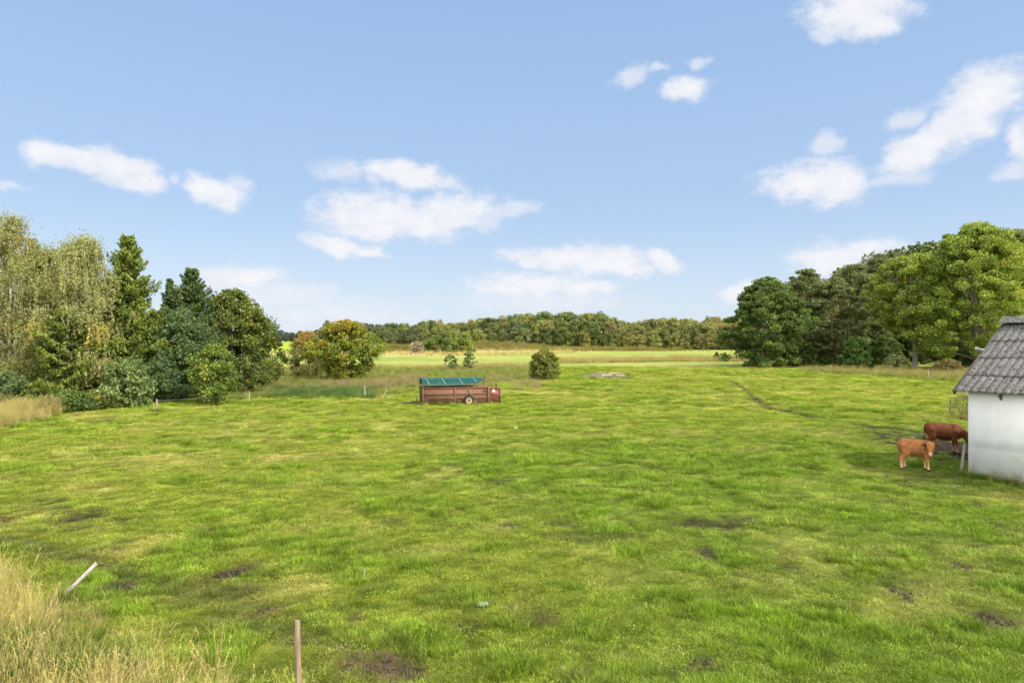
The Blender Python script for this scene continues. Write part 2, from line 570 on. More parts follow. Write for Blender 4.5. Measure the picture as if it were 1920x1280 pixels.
def simple(name, c1, c2, scale=8, rough=.8, bstr=.2, bdist=.01, stretch=(1, 1, 1), c3=None, metal=0, spec=.3, lo=.35, hi=.65):
    m, nt, N, L = new_mat(name)
    tc = N('ShaderNodeTexCoord').outputs['Object']
    v = nscale(N, L, tc, stretch)
    n = nnoise(N, L, v, scale, 6, .6)
    col = nmix(N, L, nramp(N, L, n, lo, hi), c1, c2)
    if c3 is not None:
        n2 = nnoise(N, L, v, scale * .3, 5, .65)
        col = nmix(N, L, nramp(N, L, n2, .52, .68), col, c3)
    return finish(m, N, L, col, rough, n, bstr, bdist, metal, spec)


def leaf_mat(name, src='GEOMETRY', attr='col', transl=.42, mul=None, gloss=.02):
    """leaf: colour from the leaf's own attribute, part of the light shines through"""
    m, nt, N, L = new_mat(name)
    a = N('ShaderNodeAttribute'); a.attribute_type = src; a.attribute_name = attr
    col = a.outputs['Color']
    if mul:
        b = N('ShaderNodeAttribute'); b.attribute_type = 'GEOMETRY'; b.attribute_name = mul
        col = nmix(N, L, 1.0, col, b.outputs['Color'], 'MULTIPLY')
    d = N('ShaderNodeBsdfDiffuse'); t = N('ShaderNodeBsdfTranslucent'); s = N('ShaderNodeMixShader'); o = N('ShaderNodeOutputMaterial')
    L(col, d.inputs[0])
    tcol = nmix(N, L, 1.0, col, (1.15, 1.1, .6), 'MULTIPLY')
    L(tcol, t.inputs[0])
    s.inputs[0].default_value = transl
    L(d.outputs[0], s.inputs[1]); L(t.outputs[0], s.inputs[2])
    g = N('ShaderNodeBsdfGlossy'); g.inputs['Roughness'].default_value = .45; g.inputs['Color'].default_value = (.8, .85, .9, 1)
    s2 = N('ShaderNodeMixShader'); s2.inputs[0].default_value = gloss
    L(s.outputs[0], s2.inputs[1]); L(g.outputs[0], s2.inputs[2])
    L(s2.outputs[0], o.inputs[0])
    return m


M_LEAF = leaf_mat('leaf')
M_GRASS = leaf_mat('grass_blade', 'INSTANCER', 'gcol', .30, 'col', .012)
M_FARLEAF = leaf_mat('far_leaf', 'INSTANCER', 'gcol', .25, 'col')
M_BARK = simple('bark', (.10, .075, .055), (.19, .155, .12), 6, .9, .6, .03, (1, 1, .25))
M_BARK_PALE = simple('pale_bark', (.16, .14, .12), (.34, .31, .27), 5, .9, .5, .03, (1, 1, .3))
M_BIRCH = simple('birch_bark', (.55, .53, .49), (.12, .11, .10), 5, .8, .3, .01, (1, 1, 3), lo=.52, hi=.62)
M_PINEBARK = simple('pine_bark', (.16, .085, .05), (.30, .17, .10), 6, .9, .6, .03, (1, 1, .35))
M_WOOD = simple('weathered_wood', (.22, .18, .14), (.36, .31, .25), 22, .85, .4, .01, (1, 1, .08), c3=(.24, .19, .14))
M_WOODB = simple('browned_wood', (.17, .12, .08), (.30, .235, .17), 20, .85, .4, .01, (1, 1, .08), c3=(.34, .31, .27))
M_GREYWOOD = simple('silver_grey_wood', (.21, .20, .185), (.34, .325, .30), 20, .85, .4, .01, (1, .1, 1), c3=(.33, .30, .27))
M_DARKWOOD = simple('dark_wood', (.06, .05, .04), (.12, .10, .08), 20, .85, .4, .01, (1, 1, .1))

# ground: vertex state + fine procedural breakup
def ground_material():
    m, nt, N, L = new_mat('pasture_ground')
    a = N('ShaderNodeAttribute'); a.attribute_name = 'col'
    g = N('ShaderNodeNewGeometry').outputs['Position']
    n1 = nnoise(N, L, g, 5.5, 6, .7); n2 = nnoise(N, L, g, 30, 4, .7); n3 = nnoise(N, L, nscale(N, L, g, (1, .6, 1)), .9, 5, .6)
    dark = nmix(N, L, nramp(N, L, n1, .3, .7), (.62, .66, .62), (1.35, 1.28, 1.3))
    c = nmix(N, L, 1.0, a.outputs['Color'], dark, 'MULTIPLY')
    c = nmix(N, L, nramp(N, L, n2, .5, .75, 0, .5), c, nmix(N, L, 1.0, a.outputs['Color'], (1.7, 1.45, 1.5), 'MULTIPLY'))
    c = nmix(N, L, nramp(N, L, n3, .3, .7, .0, .45), c, nmix(N, L, 1.0, c, (.72, .88, .66), 'MULTIPLY'))
    add = N('ShaderNodeMath'); L(n1, add.inputs[0]); L(n2, add.inputs[1])
    return finish(m, N, L, c, .95, add.outputs[0], .9, .05, 0, .1)


def axis_vals(fine_lo, fine_hi, step, lo, hi, ratio):
    v = list(np.arange(fine_lo, fine_hi, step))
    s = step; p = v[-1]
    while p < hi:
        s *= ratio; p += s; v.append(p)
    s = step; p = v[0]; w = []
    while p > lo:
        s *= ratio; p -= s; w.append(p)
    return np.array(w[::-1] + v)


def build_ground():
    xs = axis_vals(-22, 22, .22, -6000, 6000, 1.022)
    ys = axis_vals(7, 34, .2, -1500, 9000, 1.014)
    X, Y = np.meshgrid(xs, ys)
    x = X.ravel(); y = Y.ravel()
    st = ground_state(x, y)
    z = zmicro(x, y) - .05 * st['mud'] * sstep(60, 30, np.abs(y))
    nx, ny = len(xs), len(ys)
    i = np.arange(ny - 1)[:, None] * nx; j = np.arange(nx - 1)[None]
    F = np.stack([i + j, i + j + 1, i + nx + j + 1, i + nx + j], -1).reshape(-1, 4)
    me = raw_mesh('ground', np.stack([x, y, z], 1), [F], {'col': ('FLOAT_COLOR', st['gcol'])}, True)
    o = link_mesh('ground', me, ground_material())
    tag(o, 'grazed green pasture with muddy bare patches and fields beyond', 'ground', kind='structure')


build_ground()

# ------------------------------------------------------------------ shed
def build_shed():
    th = R(60)
    ex = np.array([math.cos(th), -math.sin(th), 0])      # along the eave, towards the camera
    ey = np.array([math.sin(th), math.cos(th), 0])       # into the building
    c0 = G(1815.5, 894)
    root = empty('shed', (c0[0], c0[1], 0), 0, 'low white rendered shed with a grey corrugated roof beside the two cattle', 'shed')
    root.rotation_euler = (0, 0, math.atan2(ex[1], ex[0]))
    # local: x along the eave, y into the building
    Lw, Wd, He = 7.5, 6.6, 3.06
    rise = 2.42; t = .24
    walls = MB()
    pitch = rise / (Wd / 2 + .2)

    def wall_strip(x0, x1, y0, y1, h0, h1):
        nx = 2
        walls.box(((x0 + x1) / 2, (y0 + y1) / 2, (h0 + h1) / 2), (x1 - x0, y1 - y0, h1 - h0))
    wall_strip(0, Lw, 0, t, -.3, He)
    wall_strip(0, Lw, Wd - t, Wd, -.3, He)
    for x0 in (0, Lw - t):
        ya, yb = t + .0, Wd - t
        V = []
        for xx in (x0 + .003, x0 + t - .003):
            V += [(xx, ya, -.3), (xx, yb, -.3), (xx, yb, He + .05), (xx, Wd / 2, He + rise * .93), (xx, ya, He + .05)]
        V = np.array(V)
        walls.add(V, [[0, 1, 2, 4], [5, 9, 7, 6], [0, 5, 6, 1], [1, 6, 7, 2], [4, 9, 5, 0], [2, 7, 8, 3], [3, 8, 9, 4]])
        walls.add(V[[2, 3, 4, 7, 8, 9]], [[0, 1, 2], [3, 5, 4]])
    m, nt, N, L = new_mat('white_render')
    tc = N('ShaderNodeTexCoord').outputs['Object']
    sp = N('ShaderNodeSeparateXYZ'); L(tc, sp.inputs[0])
    n1 = nnoise(N, L, tc, 2.2, 7, .65); n2 = nnoise(N, L, tc, 14, 6, .7)
    n3 = nnoise(N, L, nscale(N, L, tc, (6, 6, .5)), 1.5, 5, .6)
    col = nmix(N, L, nramp(N, L, n1, .4, .7), (.95, .935, .91), (.88, .865, .84))
    col = nmix(N, L, nramp(N, L, n2, .60, .75, 0, .4), col, (.72, .66, .64))
    col = nmix(N, L, nramp(N, L, n3, .58, .8, 0, .35), col, (.62, .62, .60))
    lowz = N('ShaderNodeMath'); lowz.operation = 'ADD'
    L(nramp(N, L, sp.outputs[2], 1.15, -.1, 0, .75), lowz.inputs[0]); L(nramp(N, L, n1, .3, .75, -.35, .35), lowz.inputs[1])
    col = nmix(N, L, nramp(N, L, lowz.outputs[0], .35, .95, 0, .75), col, (.52, .52, .48))
    low2 = N('ShaderNodeMath'); low2.operation = 'ADD'
    L(nramp(N, L, sp.outputs[2], .32, 0, 0, .8), low2.inputs[0]); L(nramp(N, L, n2, .3, .7, -.3, .3), low2.inputs[1])
    col = nmix(N, L, nramp(N, L, low2.outputs[0], .35, .8, 0, .7), col, (.34, .36, .25))
    band = N('ShaderNodeMath'); band.operation = 'ADD'
    L(nramp(N, L, sp.outputs[2], 1.0, 1.12, 0, .6), band.inputs[0]); L(nramp(N, L, sp.outputs[2], 1.12, 1.5, 0, -.6), band.inputs[1])
    bm_ = N('ShaderNodeMath'); bm_.operation = 'MULTIPLY'; L(band.outputs[0], bm_.inputs[0]); L(nramp(N, L, n1, .35, .6), bm_.inputs[1])
    col = nmix(N, L, bm_.outputs[0], col, (.60, .61, .60))
    finish(m, N, L, col, .9, n2, .18, .012)
    walls.build('wall', m, root)
    # plastered edge crack under the bracket, thin
    # corrugated roof: two slopes, sheets overlapping in courses
    def slope(sign):
        mb = MB()
        over, gab = .24, .42
        run = Wd / 2 + over
        courses = 4
        wave = .245
        xs = np.arange(-gab, Lw + gab + .001, wave / 10)
        prof = .042 * np.abs(np.cos(np.pi * xs / wave)) ** .8 - .02 + .006 * np.sin(xs * 1.7)
        zr = He + rise
        ang = math.atan2(rise, run)
        nrm = np.array([0, -math.sin(ang), math.cos(ang)])
        rj = np.random.default_rng(5 if sign > 0 else 6)
        for c in range(courses):
            s0 = c / courses * run - (.12 if c else 0); s1 = (c + 1) / courses * run
            lift = .02 + .016 * 0
            S = np.linspace(s0, s1, 8)
            jit = .012 * np.repeat(rj.standard_normal(len(xs) // 40 + 2), 40)[:len(xs)]
            V = []
            for k_, s in enumerate(S):
                tt = (s - s0) / (s1 - s0)
                off = prof + .016 * (1 - tt) + .004
                yy = -over + s + jit * (k_ == 0)
                zz = He - .10 + s * math.tan(ang)
                p = np.stack([xs, np.full_like(xs, 0) + yy, np.full_like(xs, 0) + zz], 1) + nrm * off[:, None]
                V.append(p)
            top = np.array(V)
            bot = top - nrm * .012
            n_ = len(xs)
            V = np.concatenate([top.reshape(-1, 3), bot.reshape(-1, 3)])
            i = np.arange(len(S) - 1)[:, None] * n_; j = np.arange(n_ - 1)[None]
            F = np.stack([i + j, i + j + 1, i + n_ + j + 1, i + n_ + j], -1).reshape(-1, 4)
            o_ = len(S) * n_
            F2 = F[:, ::-1] + o_
            e = np.arange(n_ - 1)
            F3 = np.stack([e, e + o_, e + 1 + o_, e + 1], 1)
            g = np.arange(len(S) - 1) * n_
            F4 = np.stack([g, g + n_, g + n_ + o_, g + o_], 1)
            if sign < 0:
                V = V.copy(); V[:, 1] = Wd - V[:, 1]
            mb.add(V, np.concatenate([F, F2, F3, F4]))
        return mb, ang
    m, nt, N, L = new_mat('fibre_cement')
    tc = N('ShaderNodeTexCoord').outputs['Object']
    n1 = nnoise(N, L, tc, 3, 6, .65); n2 = nnoise(N, L, tc, 26, 6, .7); n3 = nnoise(N, L, tc, 11, 4, .7)
    vor = N('ShaderNodeTexVoronoi'); vor.inputs['Scale'].default_value = 9; L(nscale(N, L, tc, (1.6, 1, 1)), vor.inputs['Vector'])
    n4 = nnoise(N, L, tc, 7.5, 3, .6)
    col = nmix(N, L, nramp(N, L, n1, .35, .7), (.115, .113, .108), (.19, .187, .18))
    col = nmix(N, L, nramp(N, L, n2, .42, .62, 0, .7), col, (.085, .085, .085))
    col = nmix(N, L, nramp(N, L, n3, .62, .72, 0, .8), col, (.27, .27, .25))
    mv = N('ShaderNodeMath'); mv.operation = 'ADD'; L(vor.outputs['Distance'], mv.inputs[0]); L(nramp(N, L, n4, .35, .7, .3, -.15), mv.inputs[1])
    col = nmix(N, L, nramp(N, L, mv.outputs[0], .44, .30, 0, .95), col, (.022, .022, .019))
    finish(m, N, L, col, .95, n2, .7, .03, 0, .15)
    mb, ang = slope(1)
    roof = mb.build('roof', m, root, smooth=True)
    mb2, _ = slope(-1)
    mb2.build('roof', m, root, smooth=True)
    rc = MB()
    xs = np.linspace(-.45, Lw + .45, 34)
    for a in range(7):
        x0 = -.45 + a * (Lw + .9) / 7; x1 = x0 + (Lw + .9) / 7 + .06
        q = np.linspace(-.30, .30, 13)
        zc = He + rise + .10 - np.abs(q) * math.tan(ang) * .9 + .05 * np.exp(-(q / .08) ** 2) + .004 * a
        for z0 in (0, -.015):
            V = np.concatenate([np.stack([np.full_like(q, xx), Wd / 2 + q, zc + z0 + .010 * (xx == x0)], 1) for xx in (x0, x1)])
            rc.add(V, np.stack([np.arange(12), np.arange(12) + 1, np.arange(12) + 14, np.arange(12) + 13], 1))
        V = np.concatenate([np.stack([np.full_like(q, x0), Wd / 2 + q, zc + zz], 1) for zz in (.01, -.015)])
        rc.add(V, np.stack([np.arange(12), np.arange(12) + 1, np.arange(12) + 14, np.arange(12) + 13], 1))
    rc.build('ridge_cap', m, roof, smooth=True)
    # eave board, verge boards, bracket, vent
    eb = MB(); eb.box((Lw / 2, -.10, He - .055), (Lw + .74, .10, .075)); eb.box((Lw / 2, -.004, He + .02), (Lw - .02, .10, .10))
    eb.build('eave_board', M_DARKWOOD, root)
    for x0 in (-.36, Lw + .36):
        for sg in (1, -1):
            ln = math.hypot(Wd / 2 + .22, rise)
            cy_ = (Wd / 2 - .22) / 2 if sg > 0 else Wd - (Wd / 2 - .22) / 2
            rm = Matrix.Rotation(sg * ang, 3, 'X')
            vb = MB()
            vb.box((x0, cy_, He + rise / 2 - .15), (.05, ln, .13), rm)
            vb.build('verge_board', M_DARKWOOD, root)
    br = MB(); br.box((1.02, -.07, He - .15), (.06, .13, .16)); br.box((1.02, -.02, He - .25), (.05, .05, .12))
    br.build('bracket', M_DARKWOOD, root)
    vt = MB(); vt.box((1.98, -.012, He - .50), (.42, .05, .19))
    vt.build('vent', simple('vent_brown', (.05, .035, .03), (.10, .07, .05), 14), root)
    pipe = MB(); pipe.tube([(-.36, 1.85, He + 1.32), (-.62, 1.85, He + 1.36)], .05, 10)
    pipe.tube([(-.58, 1.85, He + 1.36), (-.66, 1.85, He + 1.37)], .075, 10)
    pipe.build('pipe_end', simple('pale_pipe', (.20, .20, .19), (.30, .30, .29), 10), root)
    return root


build_shed()

# ------------------------------------------------------------------ cattle trailer
def build_trailer():
    p0 = G(792, 760); d0 = p0[1]
    th = R(13)
    root = empty('cattle_trailer', (p0[0], p0[1], float(zbase(p0[0], p0[1]))), th,
                 'rusty brown cattle feeder trailer with a green tarpaulin parked on the pasture', 'trailer')
    Ln, Wd, H = 5.85, 1.85, 1.26
    rust = simple('rusty_steel', (.105, .052, .031), (.16, .088, .055), 5, .8, .25, .01, (1, 1, 2.5), c3=(.13, .045, .030))
    rail_m = simple('rusty_rail', (.17, .10, .068), (.115, .055, .036), 8, .75, .2, .01)
    darkrust = simple('dark_rust', (.06, .03, .022), (.11, .055, .038), 8, .85, .2, .01)
    red = simple('red_oxide_paint', (.15, .034, .027), (.19, .06, .043), 6, .7, .2, .01, c3=(.15, .055, .04))
    xd = 4.95    # start of the red panel
    slope = lambda x: .0
    for nm, yy, sgn in (('side_panel', 0., -1), ('side_panel', Wd, 1)):
        mb = MB()
        mb.box((xd / 2, yy, H * .5 + .02), (xd, .03, H - .06))
        sp = mb.build(nm, rust, root)
        r = MB()
        f = yy + sgn * .045
        for zz, hh in ((.05, .06), (.50, .05), (.81, .05), (H, .07)):
            r.box((xd / 2, f, zz), (xd, .055, hh))
        rl = r.build('rail', rail_m, sp)
        for xx, w in ((.035, .07), (2.4, .075), (xd - .035, .08)):
            q = MB(); q.box((xx, yy + sgn * .075, H / 2 + .02), (w, .07, H + .04)); q.build('upright', rail_m, sp, bevel=.006)
        q = MB(); q.box((3.42, yy + sgn * .05, .98), (.045, .045, .52)); q.build('upright', rail_m, sp)
        # upper open rail on short stanchions
        u = MB()
        u.tube([(0, yy, H + .17), (xd, yy, H + .17)], .024, 8)
        for xx in (.03, 1.75, 3.42, xd - .03):
            u.tube([(xx, yy, H), (xx, yy, H + .17)], .02, 6)
        u.build('upper_rail', rail_m, sp, smooth=True)
    lp = MB(); lp.box((4.66, -.03, 1.02), (.3, .03, .22)); lp.build('latch_plate', darkrust, root, bevel=.005)
    # red gate section
    g = MB(); g.box(((xd + Ln) / 2 + .02, 0.01, .60), (Ln - xd - .04, .03, 1.12))
    gate = g.build('gate_panel', red, root); tag(gate, 'red painted end section of the trailer side')
    r = MB()
    for zz in (.08, .60, .74, 1.17):
        r.box(((xd + Ln) / 2 + .02, -.035, zz), (Ln - xd - .06, .05, .05))
    for xx in (xd + .06, Ln - .03):
        r.box((xx, -.04, .62), (.055, .06, 1.14))
    r.build('gate_frame', rail_m, gate)
    em = MB()   # small pale emblem: a triangle with a foot on each side
    e0 = np.array([xd + .36, -.012, .93])
    def tri(pts):
        V = np.array([(e0[0] + a, e0[1] - .004, e0[2] + b) for a, b in pts] + [(e0[0] + a, e0[1], e0[2] + b) for a, b in pts])
        n = len(pts)
        if n == 3:
            em.add(V, [[0, 1, 2], [3, 5, 4]])
        else:
            em.add(V, [[0, 1, 2, 3], [4, 7, 6, 5]])
        em.add(V, [[q, n + q, n + (q + 1) % n, (q + 1) % n] for q in range(n)])
    tri([(-.02, .10), (.06, .10), (.06, .26), (-.01, .26)])
    tri([(-.13, -.02), (.02, -.02), (.0, .10), (-.07, .13)])
    tri([(.05, -.01), (.15, -.03), (.08, .12), (.03, .10)])
    em.build('emblem', simple('pale_pink_paint', (.78, .60, .56), (.86, .76, .72), 12), gate)
    fb = MB(); fb.box(((xd + Ln) / 2 + .02, Wd, .60), (Ln - xd - .04, .03, 1.12)); fb.build('gate_panel', red, root)
    # ends
    e = MB(); e.box((-.02, Wd / 2, .66), (.03, Wd - .1, 1.28))
    for zz in (.05, .5, .9, 1.3):
        e.box((-.06, Wd / 2, zz), (.05, Wd - .12, .05))
    e.build('end_panel', darkrust, root)
    e = MB(); e.box((Ln, Wd / 2, .60), (.03, Wd - .08, 1.1)); e.box((Ln + .04, Wd / 2, .62), (.05, .06, 1.14)); e.build('end_panel', rust, root)
    fl = MB(); fl.box((Ln / 2, Wd / 2, .10), (Ln - .1, Wd - .1, .05)); fl.build('floor_plate', darkrust, root)
    # roof hoops
    hoopz = lambda q: H + .17 + .52 * (1 - abs(2 * q - 1) ** 2.6)
    for xx in (.06, 1.4, 2.75, 4.0, 4.86):
        h = MB(); q = np.linspace(0, 1, 17)
        h.tube([(xx, a * Wd, hoopz(a)) for a in q], .024, 7); h.build('hoop', rail_m, root, smooth=True)
    h = MB(); q = np.linspace(0, 1, 13)
    h.tube([(xd + .25 - .25 * (1 - a), .02, H + .14 + .40 * (1 - (2 * a - 1) ** 2)) for a in q], .02, 7)
    h.tube([(xd - .5, .02, H + .48), (xd - .1, .02, H + .52), (xd + .16, .02, H + .3), (xd + .2, .02, H - .05)], .02, 7)
    h.tube([(xd - .45, .02, H + .17), (xd - .3, .02, H + .48)], .018, 7)
    h.build('bent_rail', rail_m, root, smooth=True)
    pl = MB(); pl.tube([(Ln - .28, .25, 1.1), (Ln - .28, .25, 1.52)], .028, 7); pl.build('pole', darkrust, root)
    # tarpaulin over the hoops, sagging between them
    m, nt, N, L = new_mat('green_tarpaulin')
    tc = N('ShaderNodeTexCoord').outputs['Object']
    n = nnoise(N, L, nscale(N, L, tc, (3, 1, 1)), 2.5, 5, .6)
    col = nmix(N, L, nramp(N, L, n, .35, .7), (.004, .036, .025), (.009, .062, .044))
    finish(m, N, L, col, .30, n, .5, .05, 0, .8)
    xs = np.linspace(-.05, 4.55, 70); qs = np.linspace(-.02, 1.02, 40)
    X, Q = np.meshgrid(xs, qs, indexing='ij')
    zt = H + .17 + .52 * (1 - np.abs(2 * np.clip(Q, 0, 1) - 1) ** 2.6) + .035
    hoops = np.array([.06, 1.4, 2.75, 4.0])
    near = np.min(np.abs(X[..., None] - hoops), -1)
    zt = zt - .035 * sstep(.1, .6, near) * np.sin(np.pi * np.clip(Q, 0, 1)) + .02 * (fbm(X * 2.2, Q * 7, 8, 3) - .5)
    edge = 1 - sstep(.0, .18, Q); edge2 = sstep(.82, 1, Q)
    Yt = Q * Wd - .07 * edge + .07 * edge2 + .05 * (fbm(X * 1.3 + 5, Q * 3, 2, 3) - .5) * (edge + edge2)
    zt = zt + (.05 + .05 * np.sin(X * 4)) * (edge + edge2) * .6
    tip = sstep(3.75, 4.55, X)
    zt = zt + tip * .32 * np.clip(edge * 1.2 + edge2 * 1.2, 0, 1) 
    zt = np.minimum(zt, H + .17 + .60)
    nq = len(qs)
    i = np.arange(len(xs) - 1)[:, None] * nq; j = np.arange(nq - 1)[None]
    F = np.stack([i + j, i + nq + j, i + nq + j + 1, i + j + 1], -1).reshape(-1, 4)
    tp = MB(); tp.add(np.stack([X.ravel(), Yt.ravel(), zt.ravel()], 1), F)
    tarp = tp.build('tarpaulin', m, root, smooth=True)
    sm = tarp.modifiers.new('thick', 'SOLIDIFY'); sm.thickness = .012
    strap_m = simple('pale_strap', (.22, .36, .31), (.34, .46, .41), 10)
    for x0 in (.25, 1.45, 2.72, 3.85):
        s = MB(); q = np.linspace(.0, .26, 8)
        P = np.array([(x0 - .35 * a * 3 + .25, a * Wd - .10 * (1 - a * 3), H + .17 + .52 * (1 - abs(2 * a - 1) ** 2.6) + .075 + .03 * (1 - 3 * a)) for a in q])
        s.tube(P, .016, 6); s.build('strap', strap_m, tarp, smooth=True)
    kn = MB(); kn.tube([(4.1, Wd * .35, H + .70), (4.13, Wd * .35, H + .86)], [.03, .008], 6); kn.tube([(4.1, Wd * .35, H + .72), (3.98, Wd * .33, H + .83)], [.025, .008], 6)
    kn.build('knot', m, tarp)
    # wheels
    tyre_m = simple('tyre_rubber', (.025, .024, .023), (.06, .055, .05), 12, .9, .3, .01)
    rim_m = simple('cream_rim', (.36, .33, .26), (.46, .42, .35), 9, .6, .1, .005, c3=(.35, .2, .1))
    hub_m = simple('rusty_hub', (.20, .085, .03), (.33, .15, .05), 9, .8)
    for yy, sg in ((-.14, -1), (Wd + .14, 1)):
        w = empty('wheel', (3.42, yy, .30)); w.parent = root
        t = MB(); ax = (0, sg, 0)
        t.lathe([(-.10, .20), (-.11, .27), (-.09, .325), (-.03, .338), (.03, .338), (.09, .325), (.11, .27), (.10, .205)], (0, 0, 0), ax, 36)
        t.build('tyre', tyre_m, w, smooth=True)
        t = MB(); t.lathe([(.10, .208), (.112, .203), (.105, .17), (.05, .145), (.045, .125)], (0, 0, 0), ax, 36); t.build('rim', rim_m, w, smooth=True)
        t = MB(); t.lathe([(.03, .15), (.05, .13), (.055, .06), (.10, .055), (.115, .03), (.115, .001)], (0, 0, 0), ax, 24)
        for a in range(5):
            aa = a * 2 * math.pi / 5
            t.tube([(.09 * math.cos(aa), sg * .04, .09 * math.sin(aa)), (.09 * math.cos(aa), sg * .075, .09 * math.sin(aa))], .014, 6)
        t.build('hub', hub_m, w)
    ax = MB(); ax.tube([(3.42, -.1, .30), (3.42, Wd + .1, .30)], .035, 8); ax.build('axle', darkrust, root)
    mg = MB(); q = np.linspace(.15, math.pi - .15, 11)
    P = np.array([(3.42 + .40 * math.cos(a), 0, .30 + .40 * math.sin(a)) for a in q])
    for yy in (-.24, ):
        V = np.concatenate([P + (0, yy, 0), P + (0, -.03, 0)]); n = len(P)
        mg.add(V, np.stack([np.arange(n - 1), np.arange(n - 1) + 1, np.arange(n - 1) + n + 1, np.arange(n - 1) + n], 1))
    fe = mg.build('mudguard', darkrust, root, smooth=True); fe.modifiers.new('t', 'SOLIDIFY').thickness = .012
    # drawbar and jack
    db = MB(); db.tube([(0, .2, .16), (-1.0, Wd / 2, .16)], .04, 6); db.tube([(0, Wd - .2, .16), (-1.0, Wd / 2, .16)], .04, 6)
    db.tube([(-.95, Wd / 2, .16), (-1.3, Wd / 2, .18)], .045, 8); db.build('drawbar', darkrust, root)
    jk = MB(); jk.tube([(-.36, .42, .0), (-.36, .42, .62)], .035, 8); jk.tube([(-.36, .42, .62), (-.52, .42, .62)], .015, 6); jk.build('jack', darkrust, root)
    return root


build_trailer()

# ------------------------------------------------------------------ cattle
def capsule(mb, p0, p1, r0, r1, sq=1.0, sides=14):
    p0 = np.asarray(p0, float); p1 = np.asarray(p1, float)
    d = p1 - p0; ln = np.linalg.norm(d) + 1e-9; d = d / ln
    P = []; rr = []
    for a in np.linspace(-math.pi / 2, 0, 5):
        P.append(p0 + d * r0 * math.sin(a)); rr.append(max(r0 * math.cos(a), .001))
    for a in np.linspace(0, math.pi / 2, 5):
        P.append(p1 + d * r1 * math.sin(a)); rr.append(max(r1 * math.cos(a), .001))
    P = np.array(P); P[1:] += d * 1e-5 * np.arange(1, len(P))[:, None]
    ref = np.array([0, 1., 0]) if abs(d[1]) < .9 else np.array([1., 0, 0])
    A = ref - d * (ref @ d); A /= np.linalg.norm(A); B = np.cross(d, A)
    ang = np.linspace(0, 2 * np.pi, sides, endpoint=False)
    V = np.concatenate([p + r * (sq * np.cos(ang)[:, None] * A + np.sin(ang)[:, None] * B) for p, r in zip(P, rr)])
    n = len(P)
    i = np.arange(n - 1)[:, None] * sides; j = np.arange(sides)[None]; k2 = (j + 1) % sides
    F = np.stack([i + j, i + k2, i + sides + k2, i + sides + j], -1).reshape(-1, 4)
    mb.add(V, F)
    for base, rev in ((0, False), ((n - 1) * sides, True)):
        Vc = np.concatenate([V[base:base + sides], V[base:base + sides].mean(0, keepdims=True)])
        mb.add(Vc, [[q, sides, (q + 1) % sides] if not rev else [q, (q + 1) % sides, sides] for q in range(sides)])


def hide_mat(name, c_main, c_light, c_dark, muzzle, mpos, mrad, paler=.5, ears=()):
    m, nt, N, L = new_mat(name)
    tc = N('ShaderNodeTexCoord').outputs['Object']
    sp = N('ShaderNodeSeparateXYZ'); L(tc, sp.inputs[0])
    n1 = nnoise(N, L, nscale(N, L, tc, (1, 1, 1.8)), 5.5, 6, .65); n2 = nnoise(N, L, nscale(N, L, tc, (1.4, 1, .45)), 26, 5, .7)
    col = nmix(N, L, nramp(N, L, n1, .35, .65), c_main, c_dark)
    col = nmix(N, L, nramp(N, L, n2, .46, .66, 0, .6), col, c_light)
    col = nmix(N, L, nramp(N, L, sp.outputs[2], .55, .20, 0, paler), col, c_light)
    pale = tuple(min(1, v * 1.0) for v in (.55, .38, .25))
    col = nmix(N, L, nramp(N, L, sp.outputs[2], .34, .12, 0, paler), col, pale)
    col = nmix(N, L, nramp(N, L, sp.outputs[2], .075, .055), col, (.02, .016, .014))
    for e in ears:
        de = N('ShaderNodeVectorMath'); de.operation = 'DISTANCE'; L(tc, de.inputs[0]); de.inputs[1].default_value = e
        col = nmix(N, L, nramp(N, L, de.outputs['Value'], .16, .09), col, tuple(v * .35 for v in c_dark))
    dist = N('ShaderNodeVectorMath'); dist.operation = 'DISTANCE'; L(tc, dist.inputs[0]); dist.inputs[1].default_value = mpos
    col = nmix(N, L, nramp(N, L, dist.outputs['Value'], mrad * 1.15, mrad * .8), col, muzzle)
    return finish(m, N, L, col, .75, n2, .4, .02, 0, .25)


